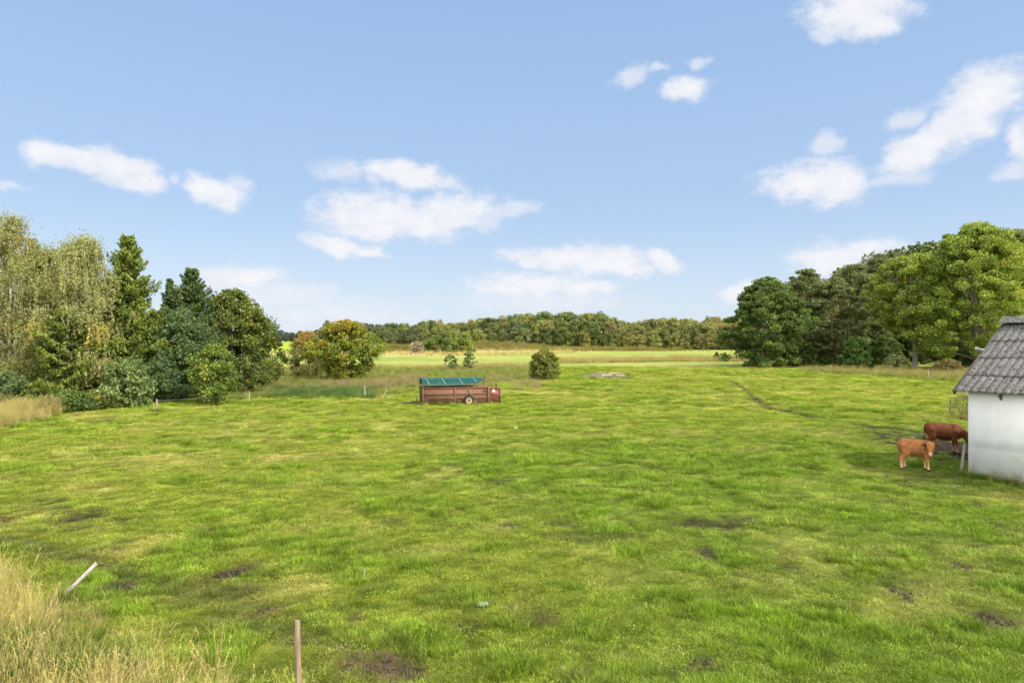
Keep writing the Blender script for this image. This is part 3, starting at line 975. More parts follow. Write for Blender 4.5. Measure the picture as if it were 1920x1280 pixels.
def cattle(name, label, mat, s, sx, head, loc, rz):
    root = empty(name, loc, rz, label, 'cow' if s > 1.1 else 'calf', 'cattle beside the shed')
    mb = MB()
    # trunk: hips, barrel, chest, withers
    K = lambda p0, p1, r0, r1, sq=1.0: capsule(mb, (p0[0] * sx, p0[1], p0[2]), (p1[0] * sx, p1[1], p1[2]), r0, r1, sq)
    K((-.50, 0, .86), (-.30, 0, .83), .215, .25, .80)
    K((-.38, 0, .78), (.24, 0, .75), .265, .285, .76)
    K((.16, 0, .77), (.44, 0, .80), .275, .225, .74)
    K((-.60, 0, 1.01), (.30, 0, .99), .055, .07, 1)
    K((.30, 0, .60), (.52, 0, .68), .13, .15, .8)
    K((-.15, 0, .56), (.18, 0, .53), .10, .10, .9)
    for sg in (-1, 1):
        y = sg * .135
        dx = .06 * sg
        # foreleg: shoulder, elbow, knee (wrist), fetlock, hoof
        K((.40, y * .9, .78), (.38, y, .52), .14, .09, .8)
        K((.38, y, .56), (.40 - dx, y, .32), .080, .048)
        K((.40 - dx, y, .32), (.41 - dx, y, .10), .043, .033)
        K((.41 - dx, y, .09), (.435 - dx, y, .035), .046, .050)
        # hind leg: thigh, stifle forward, hock back, cannon, hoof
        K((-.46, y * .8, .82), (-.40, y, .58), .185, .13, .75)
        K((-.41, y, .58), (-.54 + dx, y, .38), .115, .062, .8)
        K((-.54 + dx, y, .39), (-.53 + dx, y, .11), .054, .040)
        K((-.53 + dx, y, .10), (-.50 + dx, y, .035), .046, .050)
        K((-.565, sg * .07, .93), (-.61, sg * .07, .84), .06, .06)
    # neck and head
    for a, b, r0, r1 in head['chain']:
        capsule(mb, a, b, r0, r1, .85)
    for a, b in head['ears']:
        capsule(mb, a, b, .035, .022, .6, 10)
    # tail
    for a, b, r0, r1 in (((-.64, 0, 1.00), (-.72, 0, .92), .028, .026), ((-.72, 0, .92), (-.735, .01, .55), .024, .018), ((-.735, .01, .55), (-.72, .02, .36), .032, .030)):
        K(a, b, r0, r1)
    me = mb.mesh('body')
    body = link_mesh('body', me, mat, root)
    rm = body.modifiers.new('remesh', 'REMESH'); rm.mode = 'VOXEL'; rm.voxel_size = .016; rm.use_smooth_shade = True
    sm = body.modifiers.new('smooth', 'SMOOTH'); sm.factor = .5; sm.iterations = 5
    body.scale = (s, s, s)
    for e in head['eyes']:
        q = MB(); capsule(q, e, np.asarray(e) + .001, .017, .017, 1, 10)
        ob = q.build('eye', simple('dark_eye', (.01, .008, .006), (.02, .015, .012), 5, .15, 0), root, smooth=True)
        ob.scale = (s, s, s)
    if head.get('nose'):
        for e in head['nose']:
            q = MB(); capsule(q, e, np.asarray(e) + (.0, -.004, 0), .014, .014, 1, 8)
            ob = q.build('nostril', simple('dark_nostril', (.04, .02, .02), (.06, .03, .03), 5, .5, 0), root, smooth=True)
            ob.scale = (s, s, s)
    return root


calf_head = dict(chain=[((.24, 0, .86), (.36, -.18, .90), .21, .165), ((.34, -.14, .84), (.40, -.32, .90), .17, .14),
                        ((.405, -.38, .955), (.40, -.49, .85), .135, .118), ((.40, -.47, .85), (.395, -.585, .69), .108, .078),
                        ((.395, -.58, .70), (.395, -.62, .645), .072, .066)],
                 ears=[((.51, -.35, .965), (.69, -.335, .90)), ((.30, -.35, .965), (.12, -.335, .90))],
                 eyes=[(.505, -.475, .875), (.295, -.475, .875)], nose=[(.424, -.683, .66), (.366, -.683, .66)])
cow_head = dict(chain=[((.30, 0, .86), (.52, 0, .80), .21, .16), ((.50, 0, .80), (.70, 0, .60), .165, .125),
                       ((.72, 0, .56), (.78, 0, .38), .115, .095), ((.78, 0, .38), (.81, 0, .17), .092, .068), ((.81, 0, .17), (.815, 0, .12), .065, .06)],
                ears=[((.70, .09, .60), (.68, .24, .56)), ((.70, -.09, .60), (.68, -.24, .56))],
                eyes=[(.80, .08, .44), (.80, -.08, .44)])
gc = G(1718, 881.5)
face = math.atan2(-.45, .80)
cattle('calf', 'pale ginger calf on the grass with its head turned towards the camera',
       hide_mat('ginger_hide', (.33, .126, .036), (.48, .26, .11), (.17, .058, .018), (.52, .37, .31), (.395, -.70, .655), .082, .75, ((.64, -.35, .92), (.17, -.35, .92))),
       1.05, .76, calf_head, (gc[0], gc[1], gc[2]), face)
gw = G(1770, 847.5)
cattle('cow', 'darker red-brown cow grazing in the mud behind the calf, head hidden by shed',
       hide_mat('chestnut_hide', (.120, .033, .009), (.18, .06, .018), (.06, .016, .005), (.45, .3, .24), (.82, 0, .12), .085, .35),
       1.18, .84, cow_head, (gw[0], gw[1], gw[2] - .02), math.atan2(-.50, .86))

# ------------------------------------------------------------------ posts and small things
def post(name, px, py, h, r, mat, label, lean=(0, 0), square=False, top_cut=True, z=None, group='fence posts round the pasture', d=None):
    p = G(px, py) if d is None else at(px, d)
    mb = MB()
    top = np.array([lean[0], lean[1], h])
    q = np.linspace(-.25 / h, 1, 7)
    P = np.array([top * t + np.array([.006 * math.sin(5 * t + px), .006 * math.cos(4 * t + px), 0]) * (h > .6) for t in q])
    if square:
        mb.tube(P, r * 1.3, 4)
    else:
        mb.tube(P, r * .85 * np.interp(q, [0, .96, 1], [1.06, .98, .9]), 12)
    o = mb.build(name, mat, None, smooth=not square, loc=p)
    return tag(o, label, 'post', group)


fp = post('fence_post', 560, 1330, 1.16, .043, M_WOODB, 'thick round wooden post standing alone at the bottom edge near the tall dry grass', (-.01, 0))
ins = MB(); ins.lathe([(-.02, .012), (-.015, .022), (.0, .013), (.02, .022), (.03, .010)], (.068, -.03, .36), (1, 0, .2), 10)
ins.tube([(.045, -.03, .355), (.10, -.03, .365)], .005, 5)
ins.tube([(.09, -.03, .365), (.10, -.032, .26), (.085, -.03, .18)], .004, 5)
ins.build('insulator', simple('grey_plastic', (.10, .10, .11), (.45, .45, .46), 60), fp, smooth=True)
# leaning plank
pa = G(112, 1122)
mb = MB()
pl = np.array([.58, .20, .62])
ax = pl / np.linalg.norm(pl)
rot = Vector((0, 0, 1)).rotation_difference(Vector(ax)).to_matrix()
mb.box(pl * .36, (.068, .035, 1.05), rot)
tag(mb.build('fence_post', M_GREYWOOD, None, loc=pa, bevel=.008), 'silver-grey flat board post leaning over at the edge of the tall dry grass', 'post', 'fence posts round the pasture')
post('fence_post', 1802, 889, 1.06, .058, M_WOOD, 'pale round post leaning slightly in front of the white shed corner', (.12, .0))
post('fence_post', 1782, 777, .98, .05, M_DARKWOOD, 'dark thin post behind the cattle by the bush next to the shed')
post('fence_post', 294, 771, .84, .055, M_WOOD, 'pale wooden post in the grass before the pale-leaved hazel bush')
post('fence_post', 467, 756, .92, .05, M_WOOD, 'pale wooden post between the trees and the rough grass beside the oak')
post('fence_post', 684, 746, .98, .032, simple('white_post', (.42, .40, .36), (.55, .52, .47), 9), 'thin upright whitish post at the rough grass, nearest the trailer drawbar')
post('fence_post', 716, 747, .74, .03, simple('white_stake', (.40, .35, .28), (.5, .45, .38), 9), 'short stake leaning strongly beside the thin whitish post', (.42, 0.1))
post('fence_post', 1128, 713, 1.05, .05, M_WOOD, 'grey post standing at the heap of logs')
post('fence_post', 1558, 700, 1.3, .06, M_WOOD, 'post in dry grass before the pine trees')
post('fence_post', 1740, 712, 1.35, .06, M_WOOD, 'post in tall dry grass below the big bright green ash')
post('fence_post', 1047, 706, 1.5, .035, M_WOOD, 'thin stake just beside the round bush')


def wire(name, a, b, za, zb, label, sag=.06):
    mb = MB(); t = np.linspace(0, 1, 14)
    A = np.array([a[0], a[1], a[2] + za]); B = np.array([b[0], b[1], b[2] + zb])
    P = A + (B - A) * t[:, None]; P[:, 2] -= sag * np.sin(np.pi * t)
    mb.tube(P, .006, 5)
    tag(mb.build(name, simple('galvanised_wire', (.3, .3, .3), (.4, .4, .4), 9, .5, 0, metal=.6)), label, 'fence wire')


wire('fence_wire', G(294, 771), G(467, 756), .72, .76, 'thin wire strung between the two pale posts before the bushes')

st = MB(); rs = np.random.default_rng(3)
capsule(st, (-.06, 0, .04), (.06, .02, .03), .055, .045, 1, 12); capsule(st, (.02, .03, .05), (.04, .0, .06), .045, .04, 1, 12)
o = st.build('stone', simple('white_stone', (.55, .54, .52), (.42, .41, .38), 8), None, True, G(967, 804))
rm = o.modifiers.new('remesh', 'REMESH'); rm.mode = 'VOXEL'; rm.voxel_size = .02
tag(o, 'small white stone lying alone in the short grass in front of the trailer', 'stone')

tw = MB(); tw.tube([(0, 0, .03), (.05, -.06, .10), (.07, -.2, .06), (.12, -.42, .03)], [.012, .012, .010, .006], 6)
tw.tube([(.05, -.06, .10), (-.05, .02, .12)], [.008, .004], 5)
tag(tw.build('twig', M_WOOD, None, True, G(680, 1072)), 'bare pale twig lying on the grass between muddy patches', 'twig')


def leafy_weed():
    p = G(905, 1138); mb = MB(); r = np.random.default_rng(2)
    for i in range(11):
        a = i * 2.4 + r.random() * .5; ln = .09 + .06 * r.random(); up = .25 + .5 * r.random()
        d = np.array([math.cos(a), math.sin(a), 0]); s = np.array([-math.sin(a), math.cos(a), 0])
        t = np.linspace(0, 1, 6); w = .028 * np.sin(np.pi * np.clip(t * .9 + .06, 0, 1)) * (1 + .2 * (np.arange(6) % 2))
        c = d[None] * (t * ln)[:, None] + np.array([0, 0, 1]) * (up * ln * t * (1.4 - t))[:, None] + (0, 0, .03)
        V = np.concatenate([c + s * w[:, None], c - s * w[:, None]])
        cc = np.array((.30, .38, .20)) * (.8 + .4 * r.random())
        mb.add(V, [[j, j + 1, j + 7, j + 6] for j in range(5)], cc)
    tag(mb.build('thistle', M_LEAF, None, True, p), 'pale broad-leaved thistle rosette in the lush tussock of the meadow', 'weed')


leafy_weed()


def log_heap():
    c = G(1132, 706); r = np.random.default_rng(9)
    mb = MB()
    X, Y = np.meshgrid(np.linspace(-3.6, 3.6, 60), np.linspace(-1.2, 1.2, 20))
    Z = .55 * np.exp(-(X / 2.8) ** 4 - (Y / .75) ** 2) * (.35 + 1.1 * fbm(X / .7, Y / .5, 5, 4)) - .06
    n = 60; i = np.arange(19)[:, None] * n; j = np.arange(59)[None]
    F = np.stack([i + j, i + j + 1, i + n + j + 1, i + n + j], -1).reshape(-1, 4)
    mb.add(np.stack([X.ravel(), Y.ravel(), Z.ravel()], 1), F)
    o = mb.build('debris_heap', simple('dark_debris', (.06, .05, .04), (.16, .13, .10), 6, .95, .6, .05), None, True, c)
    tag(o, 'low dark heap of earth and rotten wood out on the pasture', 'heap')
    specs = [(1.5, .3, .42, 1.5, .1, .10, M_WOOD, 'longest pale log on top of the dark heap'),
             (.3, -.5, .22, 1.3, .25, .12, M_WOOD, 'thick short tan log in front of the dark heap'),
             (-.9, -.2, .26, 1.8, -.2, .09, M_BARK_PALE, 'slender grey log lying along the dark heap'),
             (2.2, -.2, .20, 1.4, .4, .08, M_WOOD, 'thin grey log at the thin end of the dark heap'),
             (-2.2, -.1, .16, 1.6, .1, .08, M_BARK, 'dark brown log at the far tip of the dark heap')]
    for x, y, z, ln, a, rr, m, lab in specs:
        q = MB(); d = np.array([math.cos(a), math.sin(a), .05]) * ln / 2
        q.tube([-d, (0, 0, .02), d], [rr, rr * .95, rr * .85], 10)
        tag(q.build('log', m, None, True, c + (x, y, z)), lab, 'log', 'logs on the dark heap')


log_heap()

# ------------------------------------------------------------------ vegetation generators
def leaf_quads(mb, C, size, col, r, aspect=.6, updir=None, spread=1.0):
    """one diamond-shaped leaf (or spray) at every centre; size per leaf; col per leaf"""
    n = len(C)
    size = np.broadcast_to(size, (n,))
    T = r.standard_normal((n, 3)) * spread
    if updir is not None:
        T = T + updir
    T /= np.linalg.norm(T, axis=1, keepdims=True)
    Q = r.standard_normal((n, 3)); S = np.cross(T, Q); S /= np.linalg.norm(S, axis=1, keepdims=True) + 1e-9
    N_ = np.cross(T, S)
    h = (size * .5)[:, None]; w = (size * .5 * aspect)[:, None]
    V = np.stack([C - T * h, C + S * w + N_ * h * .15 - T * h * .1, C + T * h, C - S * w + N_ * h * .15 - T * h * .1], 1).reshape(-1, 3)
    F = np.arange(n * 4).reshape(-1, 4)
    mb.add(V, F, np.repeat(col, 4, 0))


LEAF_GAIN = 1.75


def pick_cols(r, n, pal, w):
    pal = np.asarray(pal, float) * LEAF_GAIN; i = r.choice(len(pal), n, p=np.asarray(w) / np.sum(w))
    return pal[i]


PROFILES = {
    'round': lambda h: np.sqrt(np.clip(1 - (2 * h - 1) ** 2, 0, 1)) * .95 + .05,
    'dome': lambda h: np.clip(1 - np.clip((h - .3) / .7, 0, 1) ** 2, 0, 1) ** .6 * np.interp(h, [0, .3], [.75, 1]),
    'bush': lambda h: np.clip(1 - np.clip((h - .25) / .75, 0, 1) ** 2.2, 0, 1) ** .6 * np.interp(h, [0, .25], [.8, 1]),
    'ovoid': lambda h: np.interp(h, [0, .15, .4, .7, .9, 1], [.7, .95, 1, .72, .36, .1]),
    'spread': lambda h: np.interp(h, [0, .2, .45, .75, .92, 1], [.45, .8, 1, .85, .5, .15]),
    'birch': lambda h: np.interp(h, [0, .15, .4, .62, .84, 1], [.8, 1, .95, .72, .36, .04]),
    'column': lambda h: np.interp(h, [0, .1, .5, .85, 1], [.6, .9, 1, .65, .1]),
}


def crown_centres(r, n, H, rad, base, prof, seed, lob=.35, inner=.45):
    h = r.random(n) ** (1.2 if prof == 'birch' else .9)
    a = r.random(n) * 2 * np.pi
    R_ = PROFILES[prof](h) * rad
    lobes = 1 - lob + 2 * lob * fbm(np.cos(a) * 1.6 + 7 + h * 2.2, np.sin(a) * 1.6 + 3 + h * 2.2, seed, 3, .6)
    q = np.sqrt(inner ** 2 + (1 - inner ** 2) * r.random(n))
    rr = R_ * lobes * q
    o_ = r.random(n) < .2
    rr = np.where(o_, rr * (1.06 + .16 * r.random(n)), rr)
    z = base + (H - base) * h
    z = z + (lobes - 1) * (H - base) * .10
    return np.stack([np.cos(a) * rr, np.sin(a) * rr, z], 1)


def limbs(mb, r, H, trunk_r, cents, base, n_main=9, lean=(0, 0), sides=8, top=.88, multi=1, wig=.03):
    """trunk + limbs that reach for the clumps"""
    stems = []
    for s in range(multi):
        t = np.linspace(0, 1, 9)
        a0 = s * 2.4 + r.random(); sp = 0 if multi == 1 else .18 * H * .35
        wob = np.cumsum(r.standard_normal((9, 2)) * wig * H * .12, 0); wob[0] = 0
        P = np.stack([lean[0] * t + wob[:, 0] + sp * np.cos(a0) * t, lean[1] * t + wob[:, 1] + sp * np.sin(a0) * t, t * H * top], 1)
        if multi > 1:
            P[:, :2] += .12 * np.array([math.cos(a0), math.sin(a0)])
        P[0, 2] = -.3
        rad = trunk_r * (1 - .86 * t) * np.interp(t, [0, .04, .1], [1.35, 1.1, 1])
        mb.tube(P, rad, sides)
        stems.append((P, rad))
    idx = r.choice(len(cents), min(n_main * 5, len(cents)), replace=False)
    mains = cents[idx[:n_main]]
    ends = []
    for c in mains:
        P, rad = stems[r.integers(multi)]
        zb = np.clip(c[2] * (.35 + .3 * r.random()), base * .75, H * top * .9)
        s = np.array([np.interp(zb, P[:, 2], P[:, k_]) for k_ in range(3)])
        r0 = np.interp(zb, P[:, 2], rad) * .6
        t = np.linspace(0, 1, 6)[:, None]
        mid = (s + c) / 2 + np.array([0, 0, .10 * np.linalg.norm(c - s)])
        B = (1 - t) ** 2 * s + 2 * t * (1 - t) * mid + t ** 2 * c
        mb.tube(B, r0 * (1 - .85 * t[:, 0]), 5, cap=False)
        ends.append(B)
    allp = np.concatenate(ends)
    for c in cents[idx[n_main:]]:
        dd = np.linalg.norm(allp - c, axis=1) + (allp[:, 2] > c[2]) * 1.5
        s = allp[np.argmin(dd)]
        mid = (s + c) / 2 + r.standard_normal(3) * .08 * np.linalg.norm(c - s)
        mb.tube([s, mid, c], [trunk_r * .13, trunk_r * .09, trunk_r * .03], 4, cap=False)


def broadleaf(name, label, cat, loc, H, rad, base, prof, seed, pal, w, n_cl=120, per=180, leaf=.2, sig=.5, flat=.75, trunk_r=.2,
              bark=None, group=None, n_main=9, multi=1, lob=.45, inner=.4, aspect=.65, lean=(0, 0), squash=1.0, tint=None, updir=None, spread=1.0, jitter=.25):
    r = np.random.default_rng(seed)
    n_cl = int(n_cl * 1.5); sig *= .82; per = int(per * .8)
    root = empty(name, loc, 0, label, cat, group)
    C = crown_centres(r, n_cl, H - sig * .6, rad - sig * .5, base, prof, seed, lob, inner)
    C[:, 1] *= squash
    C[:, :2] += np.asarray(lean)[None] * np.clip(C[:, 2:3] / H, 0, 1)
    C[:, 2] = np.maximum(C[:, 2], .25)
    tk = MB(); limbs(tk, r, H, trunk_r, C, base, n_main, lean, multi=multi)
    tk.build('trunk', bark or M_BARK, root, smooth=True)
    mb = MB()
    cs = sig * (.45 + .9 * r.random(n_cl) ** 1.3)
    cc = pick_cols(r, n_cl, pal, w)
    if tint is not None:
        cc = tint(C, cc, r)
    D = r.standard_normal((n_cl, per, 3))
    D /= np.linalg.norm(D, axis=-1, keepdims=True)
    D *= (r.random((n_cl, per, 1)) ** .45) * 1.35
    D[..., 2] *= flat
    P = C[:, None] + D * cs[:, None, None]
    P = P.reshape(-1, 3)
    col = np.repeat(cc, per, 0)
    other = pick_cols(r, len(col), pal, w)
    if tint is not None:
        other = tint(P, other, r)
    mm = (r.random(len(col)) < .35)[:, None]
    col = np.where(mm, other, col) * (1 - jitter + 2 * jitter * r.random((len(col), 1)))
    ok = P[:, 2] > .05
    leaf_quads(mb, P[ok], leaf * (.7 + .6 * r.random(ok.sum())), col[ok], r, aspect, updir, spread)
    mb.build('crown', M_LEAF, root)
    return root


def weeping_birch(label, loc, H, rad, seed, group, pal, w, n_cl=120, lean=(0, 0)):
    r = np.random.default_rng(seed)
    root = empty('birch_tree', loc, 0, label, 'tree', group)
    C = crown_centres(r, n_cl, H - .5, rad, H * .12, 'birch', seed, .5, .25)
    C[:, :2] += np.asarray(lean)[None] * (C[:, 2:3] / H)
    tk = MB(); limbs(tk, r, H, .19, C, H * .3, 10, lean, top=.95)
    tk.build('trunk', M_BIRCH, root, smooth=True)
    mb = MB(); cc = pick_cols(r, n_cl, pal, w)
    PP, CC = [], []
    for c, co in zip(C, cc):
        k_ = 110
        D = r.standard_normal((k_, 3)) * (.5, .5, .36)
        PP.append(c + D); CC.append(np.repeat(co[None], k_, 0))
        for s in range(int(7 + 4 * r.random())):
            a = r.random() * 6.283; o = r.random() * .75
            L_ = (.7 + 1.9 * r.random()) * min(1, .4 + c[2] / H * .6)
            m_ = int(42 * L_) + 4
            t = r.random(m_)
            x = c[0] + math.cos(a) * (o + .25 * t) + r.standard_normal(m_) * .07
            y = c[1] + math.sin(a) * (o + .25 * t) + r.standard_normal(m_) * .07
            z = c[2] + .15 - L_ * t
            PP.append(np.stack([x, y, z], 1)); CC.append(np.repeat((co * (.85 + .3 * r.random()))[None], m_, 0))
    P = np.concatenate(PP); col = np.concatenate(CC)
    oth = pick_cols(r, len(col), pal, w)
    col = np.where((r.random(len(col)) < .3)[:, None], oth, col) * (.75 + .5 * r.random((len(col), 1)))
    ok = P[:, 2] > .5
    leaf_quads(mb, P[ok], .135 * (.7 + .6 * r.random(ok.sum())), col[ok], r, .6, np.array([0, 0, -1.2]), .8)
    mb.build('crown', M_LEAF, root)
    return root


def spruce(name, label, loc, H, rad, seed, pal, w, group=None, dens=1.0, base=.6, droop=.35, leaf=.24, power=.98):
    r = np.random.default_rng(seed)
    root = empty(name, loc, 0, label, 'tree', group)
    tk = MB(); t = np.linspace(0, 1, 8)
    tk.tube(np.stack([0 * t, 0 * t, t * H * .98 - .2 * (1 - t)], 1), .017 * H * (1 - .93 * t) + .01, 8)
    PP, CC = [], []
    z = base
    while z < H * .985:
        h = (z - base) / (H - base)
        Lw = rad * (1 - h) ** power * (.9 + .1 * math.sin(z * 3)) + .12
        nb = int((6 + 7 * (1 - h)) * dens) + 3
        a0 = r.random() * 6.28
        for b in range(nb):
            L_ = Lw * (.45 + .75 * r.random())
            a = a0 + b * 6.283 / nb + r.standard_normal() * .25
            rise = .75 * h ** 2 - .05
            q = np.linspace(0, 1, 7)
            curve = rise * q - droop * (1 - h * .8) * np.sin(np.pi * q * .62) + .22 * q ** 3
            B = np.stack([np.cos(a) * L_ * q, np.sin(a) * L_ * q, z + L_ * curve], 1)
            tk.tube(B[:6], np.linspace(.016, .004, 6) * (.6 + L_ * .4), 3, cap=False)
            m_ = int(62 * L_ * (.6 + .4 * dens)) + 12
            t_ = r.random(m_) ** .75
            Pp = np.stack([np.interp(t_, q, B[:, k_]) for k_ in range(3)], 1)
            side = r.standard_normal(m_) * (.08 + .17 * L_) * (1.1 - t_ * .75)
            Pp[:, 0] += -math.sin(a) * side; Pp[:, 1] += math.cos(a) * side
            Pp[:, 2] += -np.abs(side) * .35 - r.random(m_) * .34 * (1 - h * .7) * (.3 + t_)
            co = pick_cols(r, 1, pal, w)[0]
            tip = (t_ > .78)[:, None]
            cc = co[None] * (.7 + .5 * r.random((m_, 1)))
            cc = np.where(tip, cc * np.array((1.2, 1.18, 1.0)), cc)
            PP.append(Pp); CC.append(cc)
        z += (.28 + .20 * (1 - h)) / dens ** .5
    tk.build('trunk', M_BARK, root, smooth=True)
    P = np.concatenate(PP); col = np.concatenate(CC)
    ok = P[:, 2] > .1
    P = P[ok]; col = col[ok]
    out = P * (1, 1, 0); out /= np.linalg.norm(out, axis=1, keepdims=True) + 1e-6
    mb = MB()
    leaf_quads(mb, P, leaf * (.7 + .7 * r.random(len(P))), col, r, .38, out * 1.0 + np.array([0, 0, -.7]), .65)
    mb.build('crown', M_LEAF, root)
    return root


# palettes (leaf reflectance)
BIRCH = [(.165, .170, .060), (.195, .195, .080), (.135, .148, .050), (.28, .22, .055), (.175, .175, .085)]
BIRCH_W = [5, 4, 4, .35, 3]
SPRUCE = [(.052, .072, .016), (.072, .098, .020), (.092, .115, .022), (.038, .055, .015)]
SPRUCE_W = [3, 3, 2, 2]
SPRUCE_D = [(.036, .060, .020), (.054, .084, .024), (.08, .112, .024)]
OAK = [(.065, .085, .018), (.10, .12, .022), (.17, .15, .025), (.045, .065, .016)]
OAK_W = [4, 4, 1.5, 3]
BLUISH = [(.042, .068, .026), (.060, .092, .034), (.085, .12, .040)]
HAZEL = [(.085, .12, .038), (.115, .155, .052), (.055, .085, .025)]
BRIGHT = [(.085, .125, .020), (.13, .17, .028), (.055, .085, .016), (.20, .20, .03)]
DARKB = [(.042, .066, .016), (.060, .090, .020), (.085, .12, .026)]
PINE = [(.085, .105, .042), (.115, .135, .056), (.065, .082, .034), (.13, .14, .058)]
ASH = [(.125, .165, .026), (.155, .20, .032), (.095, .13, .022), (.21, .22, .036)]
ASH_W = [4, 4, 3, 1]

GL = 'trees of the garden edge'
# --- trees on the west side of the pasture
weeping_birch('tall weeping birch with thin yellow-green crown at the picture edge', at(22, 53), hgt(398, 53), 5.0, 11, GL, BIRCH, BIRCH_W, 165)
weeping_birch('weeping birch with yellow flecked top beside the tall spruce', at(150, 52), hgt(430, 52), 3.7, 12, GL, BIRCH, [4, 4, 3, .7, 3], 120)
weeping_birch('shorter weeping birch filling the space between the two tall birches', at(92, 55), hgt(462, 55), 4.0, 14, GL, BIRCH, BIRCH_W, 130)
weeping_birch('pale weeping birch half cut off by the picture edge', at(-70, 56), hgt(455, 56), 4.6, 13, GL, BIRCH, BIRCH_W, 130)
spruce('spruce_tree', 'tallest spruce with bright green tips rising next to the birches', at(240, 54), hgt(436, 54), 4.6, 21, [(.085, .115, .022), (.11, .14, .026), (.065, .09, .018)], [3, 3, 2], GL, 1.1, power=.85)
spruce('spruce_tree', 'low spruce with drooping green boughs under the birches', at(120, 49.5), hgt(585, 49.5), 3.6, 22, SPRUCE, [1, 3, 4, 1], GL, 1.1, .4, .5, .3, .6)
spruce('spruce_tree', 'dark pointed spruce behind the blue-green bushy tree', at(358, 62), hgt(499, 62), 4.9, 23, SPRUCE_D, [3, 3, 1], GL, 1.1, power=.82)
spruce('spruce_tree', 'slim dark spruce tip between two taller spruces', at(318, 64), hgt(517, 64), 2.6, 24, SPRUCE_D, [3, 3, 1], GL, 1.0)
spruce('spruce_tree', 'olive green spruce with long drooping boughs before the dark spruces', at(295, 55), hgt(585, 55), 2.8, 25, SPRUCE, [1, 3, 3, 1], GL, 1.0, .5, .5, .28, .6)
broadleaf('oak_tree', 'broad olive oak with yellowing leaves next to the dark spruce', 'tree', at(432, 66), hgt(543, 66), 4.3, 1.0, 'dome', 31, OAK, OAK_W,
          150, 190, .24, .75, trunk_r=.24, group=GL, lob=.52)
broadleaf('oak_tree', 'smaller oak whose crown ends the row of trees before the open field', 'tree', at(490, 72), hgt(592, 72), 2.4, .5, 'dome', 32, OAK, [4, 3, .6, 4],
          80, 150, .24, .6, trunk_r=.18, group=GL, lob=.5)
broadleaf('bushy_tree', 'blue-green bushy tree with dense fine foliage before the dark spruce', 'tree', at(345, 56), hgt(583, 56), 2.9, .3, 'dome', 33, BLUISH, [3, 3, 1],
          140, 190, .19, .6, trunk_r=.14, group=GL, multi=3, lob=.42)
broadleaf('bush', 'dark blue-green bush at the foot of the tall spruces', 'bush', at(300, 53), 3.3, 2.1, .1, 'bush', 34, BLUISH, [4, 2, .5], 80, 150, .18, .5, trunk_r=.07, group='bushes below the trees', multi=4)
broadleaf('hazel_bush', 'pale-leaved hazel bush with shining leaves at the pasture edge', 'bush', at(240, 48.8), 3.5, 1.7, .1, 'bush', 35, HAZEL, [3, 3, 1], 75, 110, .20, .42, trunk_r=.06,
          group='bushes below the trees', multi=4, updir=np.array([0, -.3, -.5]), aspect=.75)
broadleaf('bush', 'mid green upright bush in front of the oak beside the wire', 'bush', at(402, 51), 4.5, 1.65, .1, 'column', 36, BRIGHT, [3, 2, 3, .5], 95, 130, .17, .45, trunk_r=.07,
          group='bushes below the trees', multi=4, lob=.4)
broadleaf('bush', 'grey-green bush at the very edge of the picture under the birch', 'bush', at(15, 47.5), 2.7, 1.6, .1, 'bush', 37, BLUISH, [1, 3, 3], 60, 110, .15, .4, trunk_r=.05, group='bushes below the trees', multi=4)
broadleaf('bramble', 'low dark bramble thicket under the drooping spruce boughs', 'bush', at(135, 46.5), 1.35, 2.2, .05, 'bush', 38, DARKB, [2, 3, 2], 80, 110, .16, .35, trunk_r=.03, group='bushes below the trees', multi=5)
broadleaf('bramble', 'low bramble thicket between the hazel bush and dry grass', 'bush', at(190, 47.6), 1.2, 1.4, .05, 'bush', 39, OAK, OAK_W, 50, 90, .16, .3, trunk_r=.03, group='bushes below the trees', multi=4)
broadleaf('bush', 'shaded dark bush between the blue-green tree and upright bush', 'bush', at(365, 56), 3.6, 1.8, .1, 'bush', 40, DARKB, [3, 3, 2], 60, 130, .19, .5, trunk_r=.06, group='bushes below the trees', multi=4)
broadleaf('bush', 'dark bush closing the gap at the foot of the oak', 'bush', at(455, 62), 3.2, 2.0, .1, 'bush', 45, OAK, [4, 2, .5, 4], 70, 130, .2, .5, trunk_r=.06, group='bushes below the trees', multi=4)
# second row, seen through gaps
spruce('spruce_tree', 'spruce standing deep behind the two weeping birches', at(75, 66), hgt(470, 66), 3.6, 26, SPRUCE_D, [3, 3, 1], GL, .9)
broadleaf('oak_tree', 'oak deep behind the tall spruce and birch, seen through gaps', 'tree', at(190, 70), hgt(560, 70), 4.5, .6, 'dome', 41, OAK, OAK_W, 90, 140, .3, .8, trunk_r=.2, group=GL)
broadleaf('oak_tree', 'oak filling the gap behind the dark pointed spruce', 'tree', at(330, 76), hgt(590, 76), 4.0, .6, 'dome', 42, OAK, OAK_W, 80, 140, .3, .8, trunk_r=.2, group=GL)


def branch_pile():
    p = G(105, 765); r = np.random.default_rng(4); mb = MB()
    for i in range(22):
        a = .4 + .5 * r.standard_normal(); ln = 1.2 + 1.3 * r.random()
        s = np.array([r.standard_normal() * .5, r.standard_normal() * .25, .05 + .45 * r.random()])
        d = np.array([math.cos(a), .3 * math.sin(a), .12 + .18 * r.random()]) * ln
        mb.tube([s - d * .5 + (0, 0, .25), s + r.standard_normal(3) * .05 + (0, 0, .3), s + d * .5 + (0, 0, .25)], [.035, .028, .012], 5)
    tag(mb.build('branch_pile', simple('dead_branch', (.24, .17, .12), (.36, .28, .21), 9), None, True, p + (0, 1.0, .5)),
        'pile of bare cut branches lying among the brambles under the spruce boughs', 'branch pile')


branch_pile()

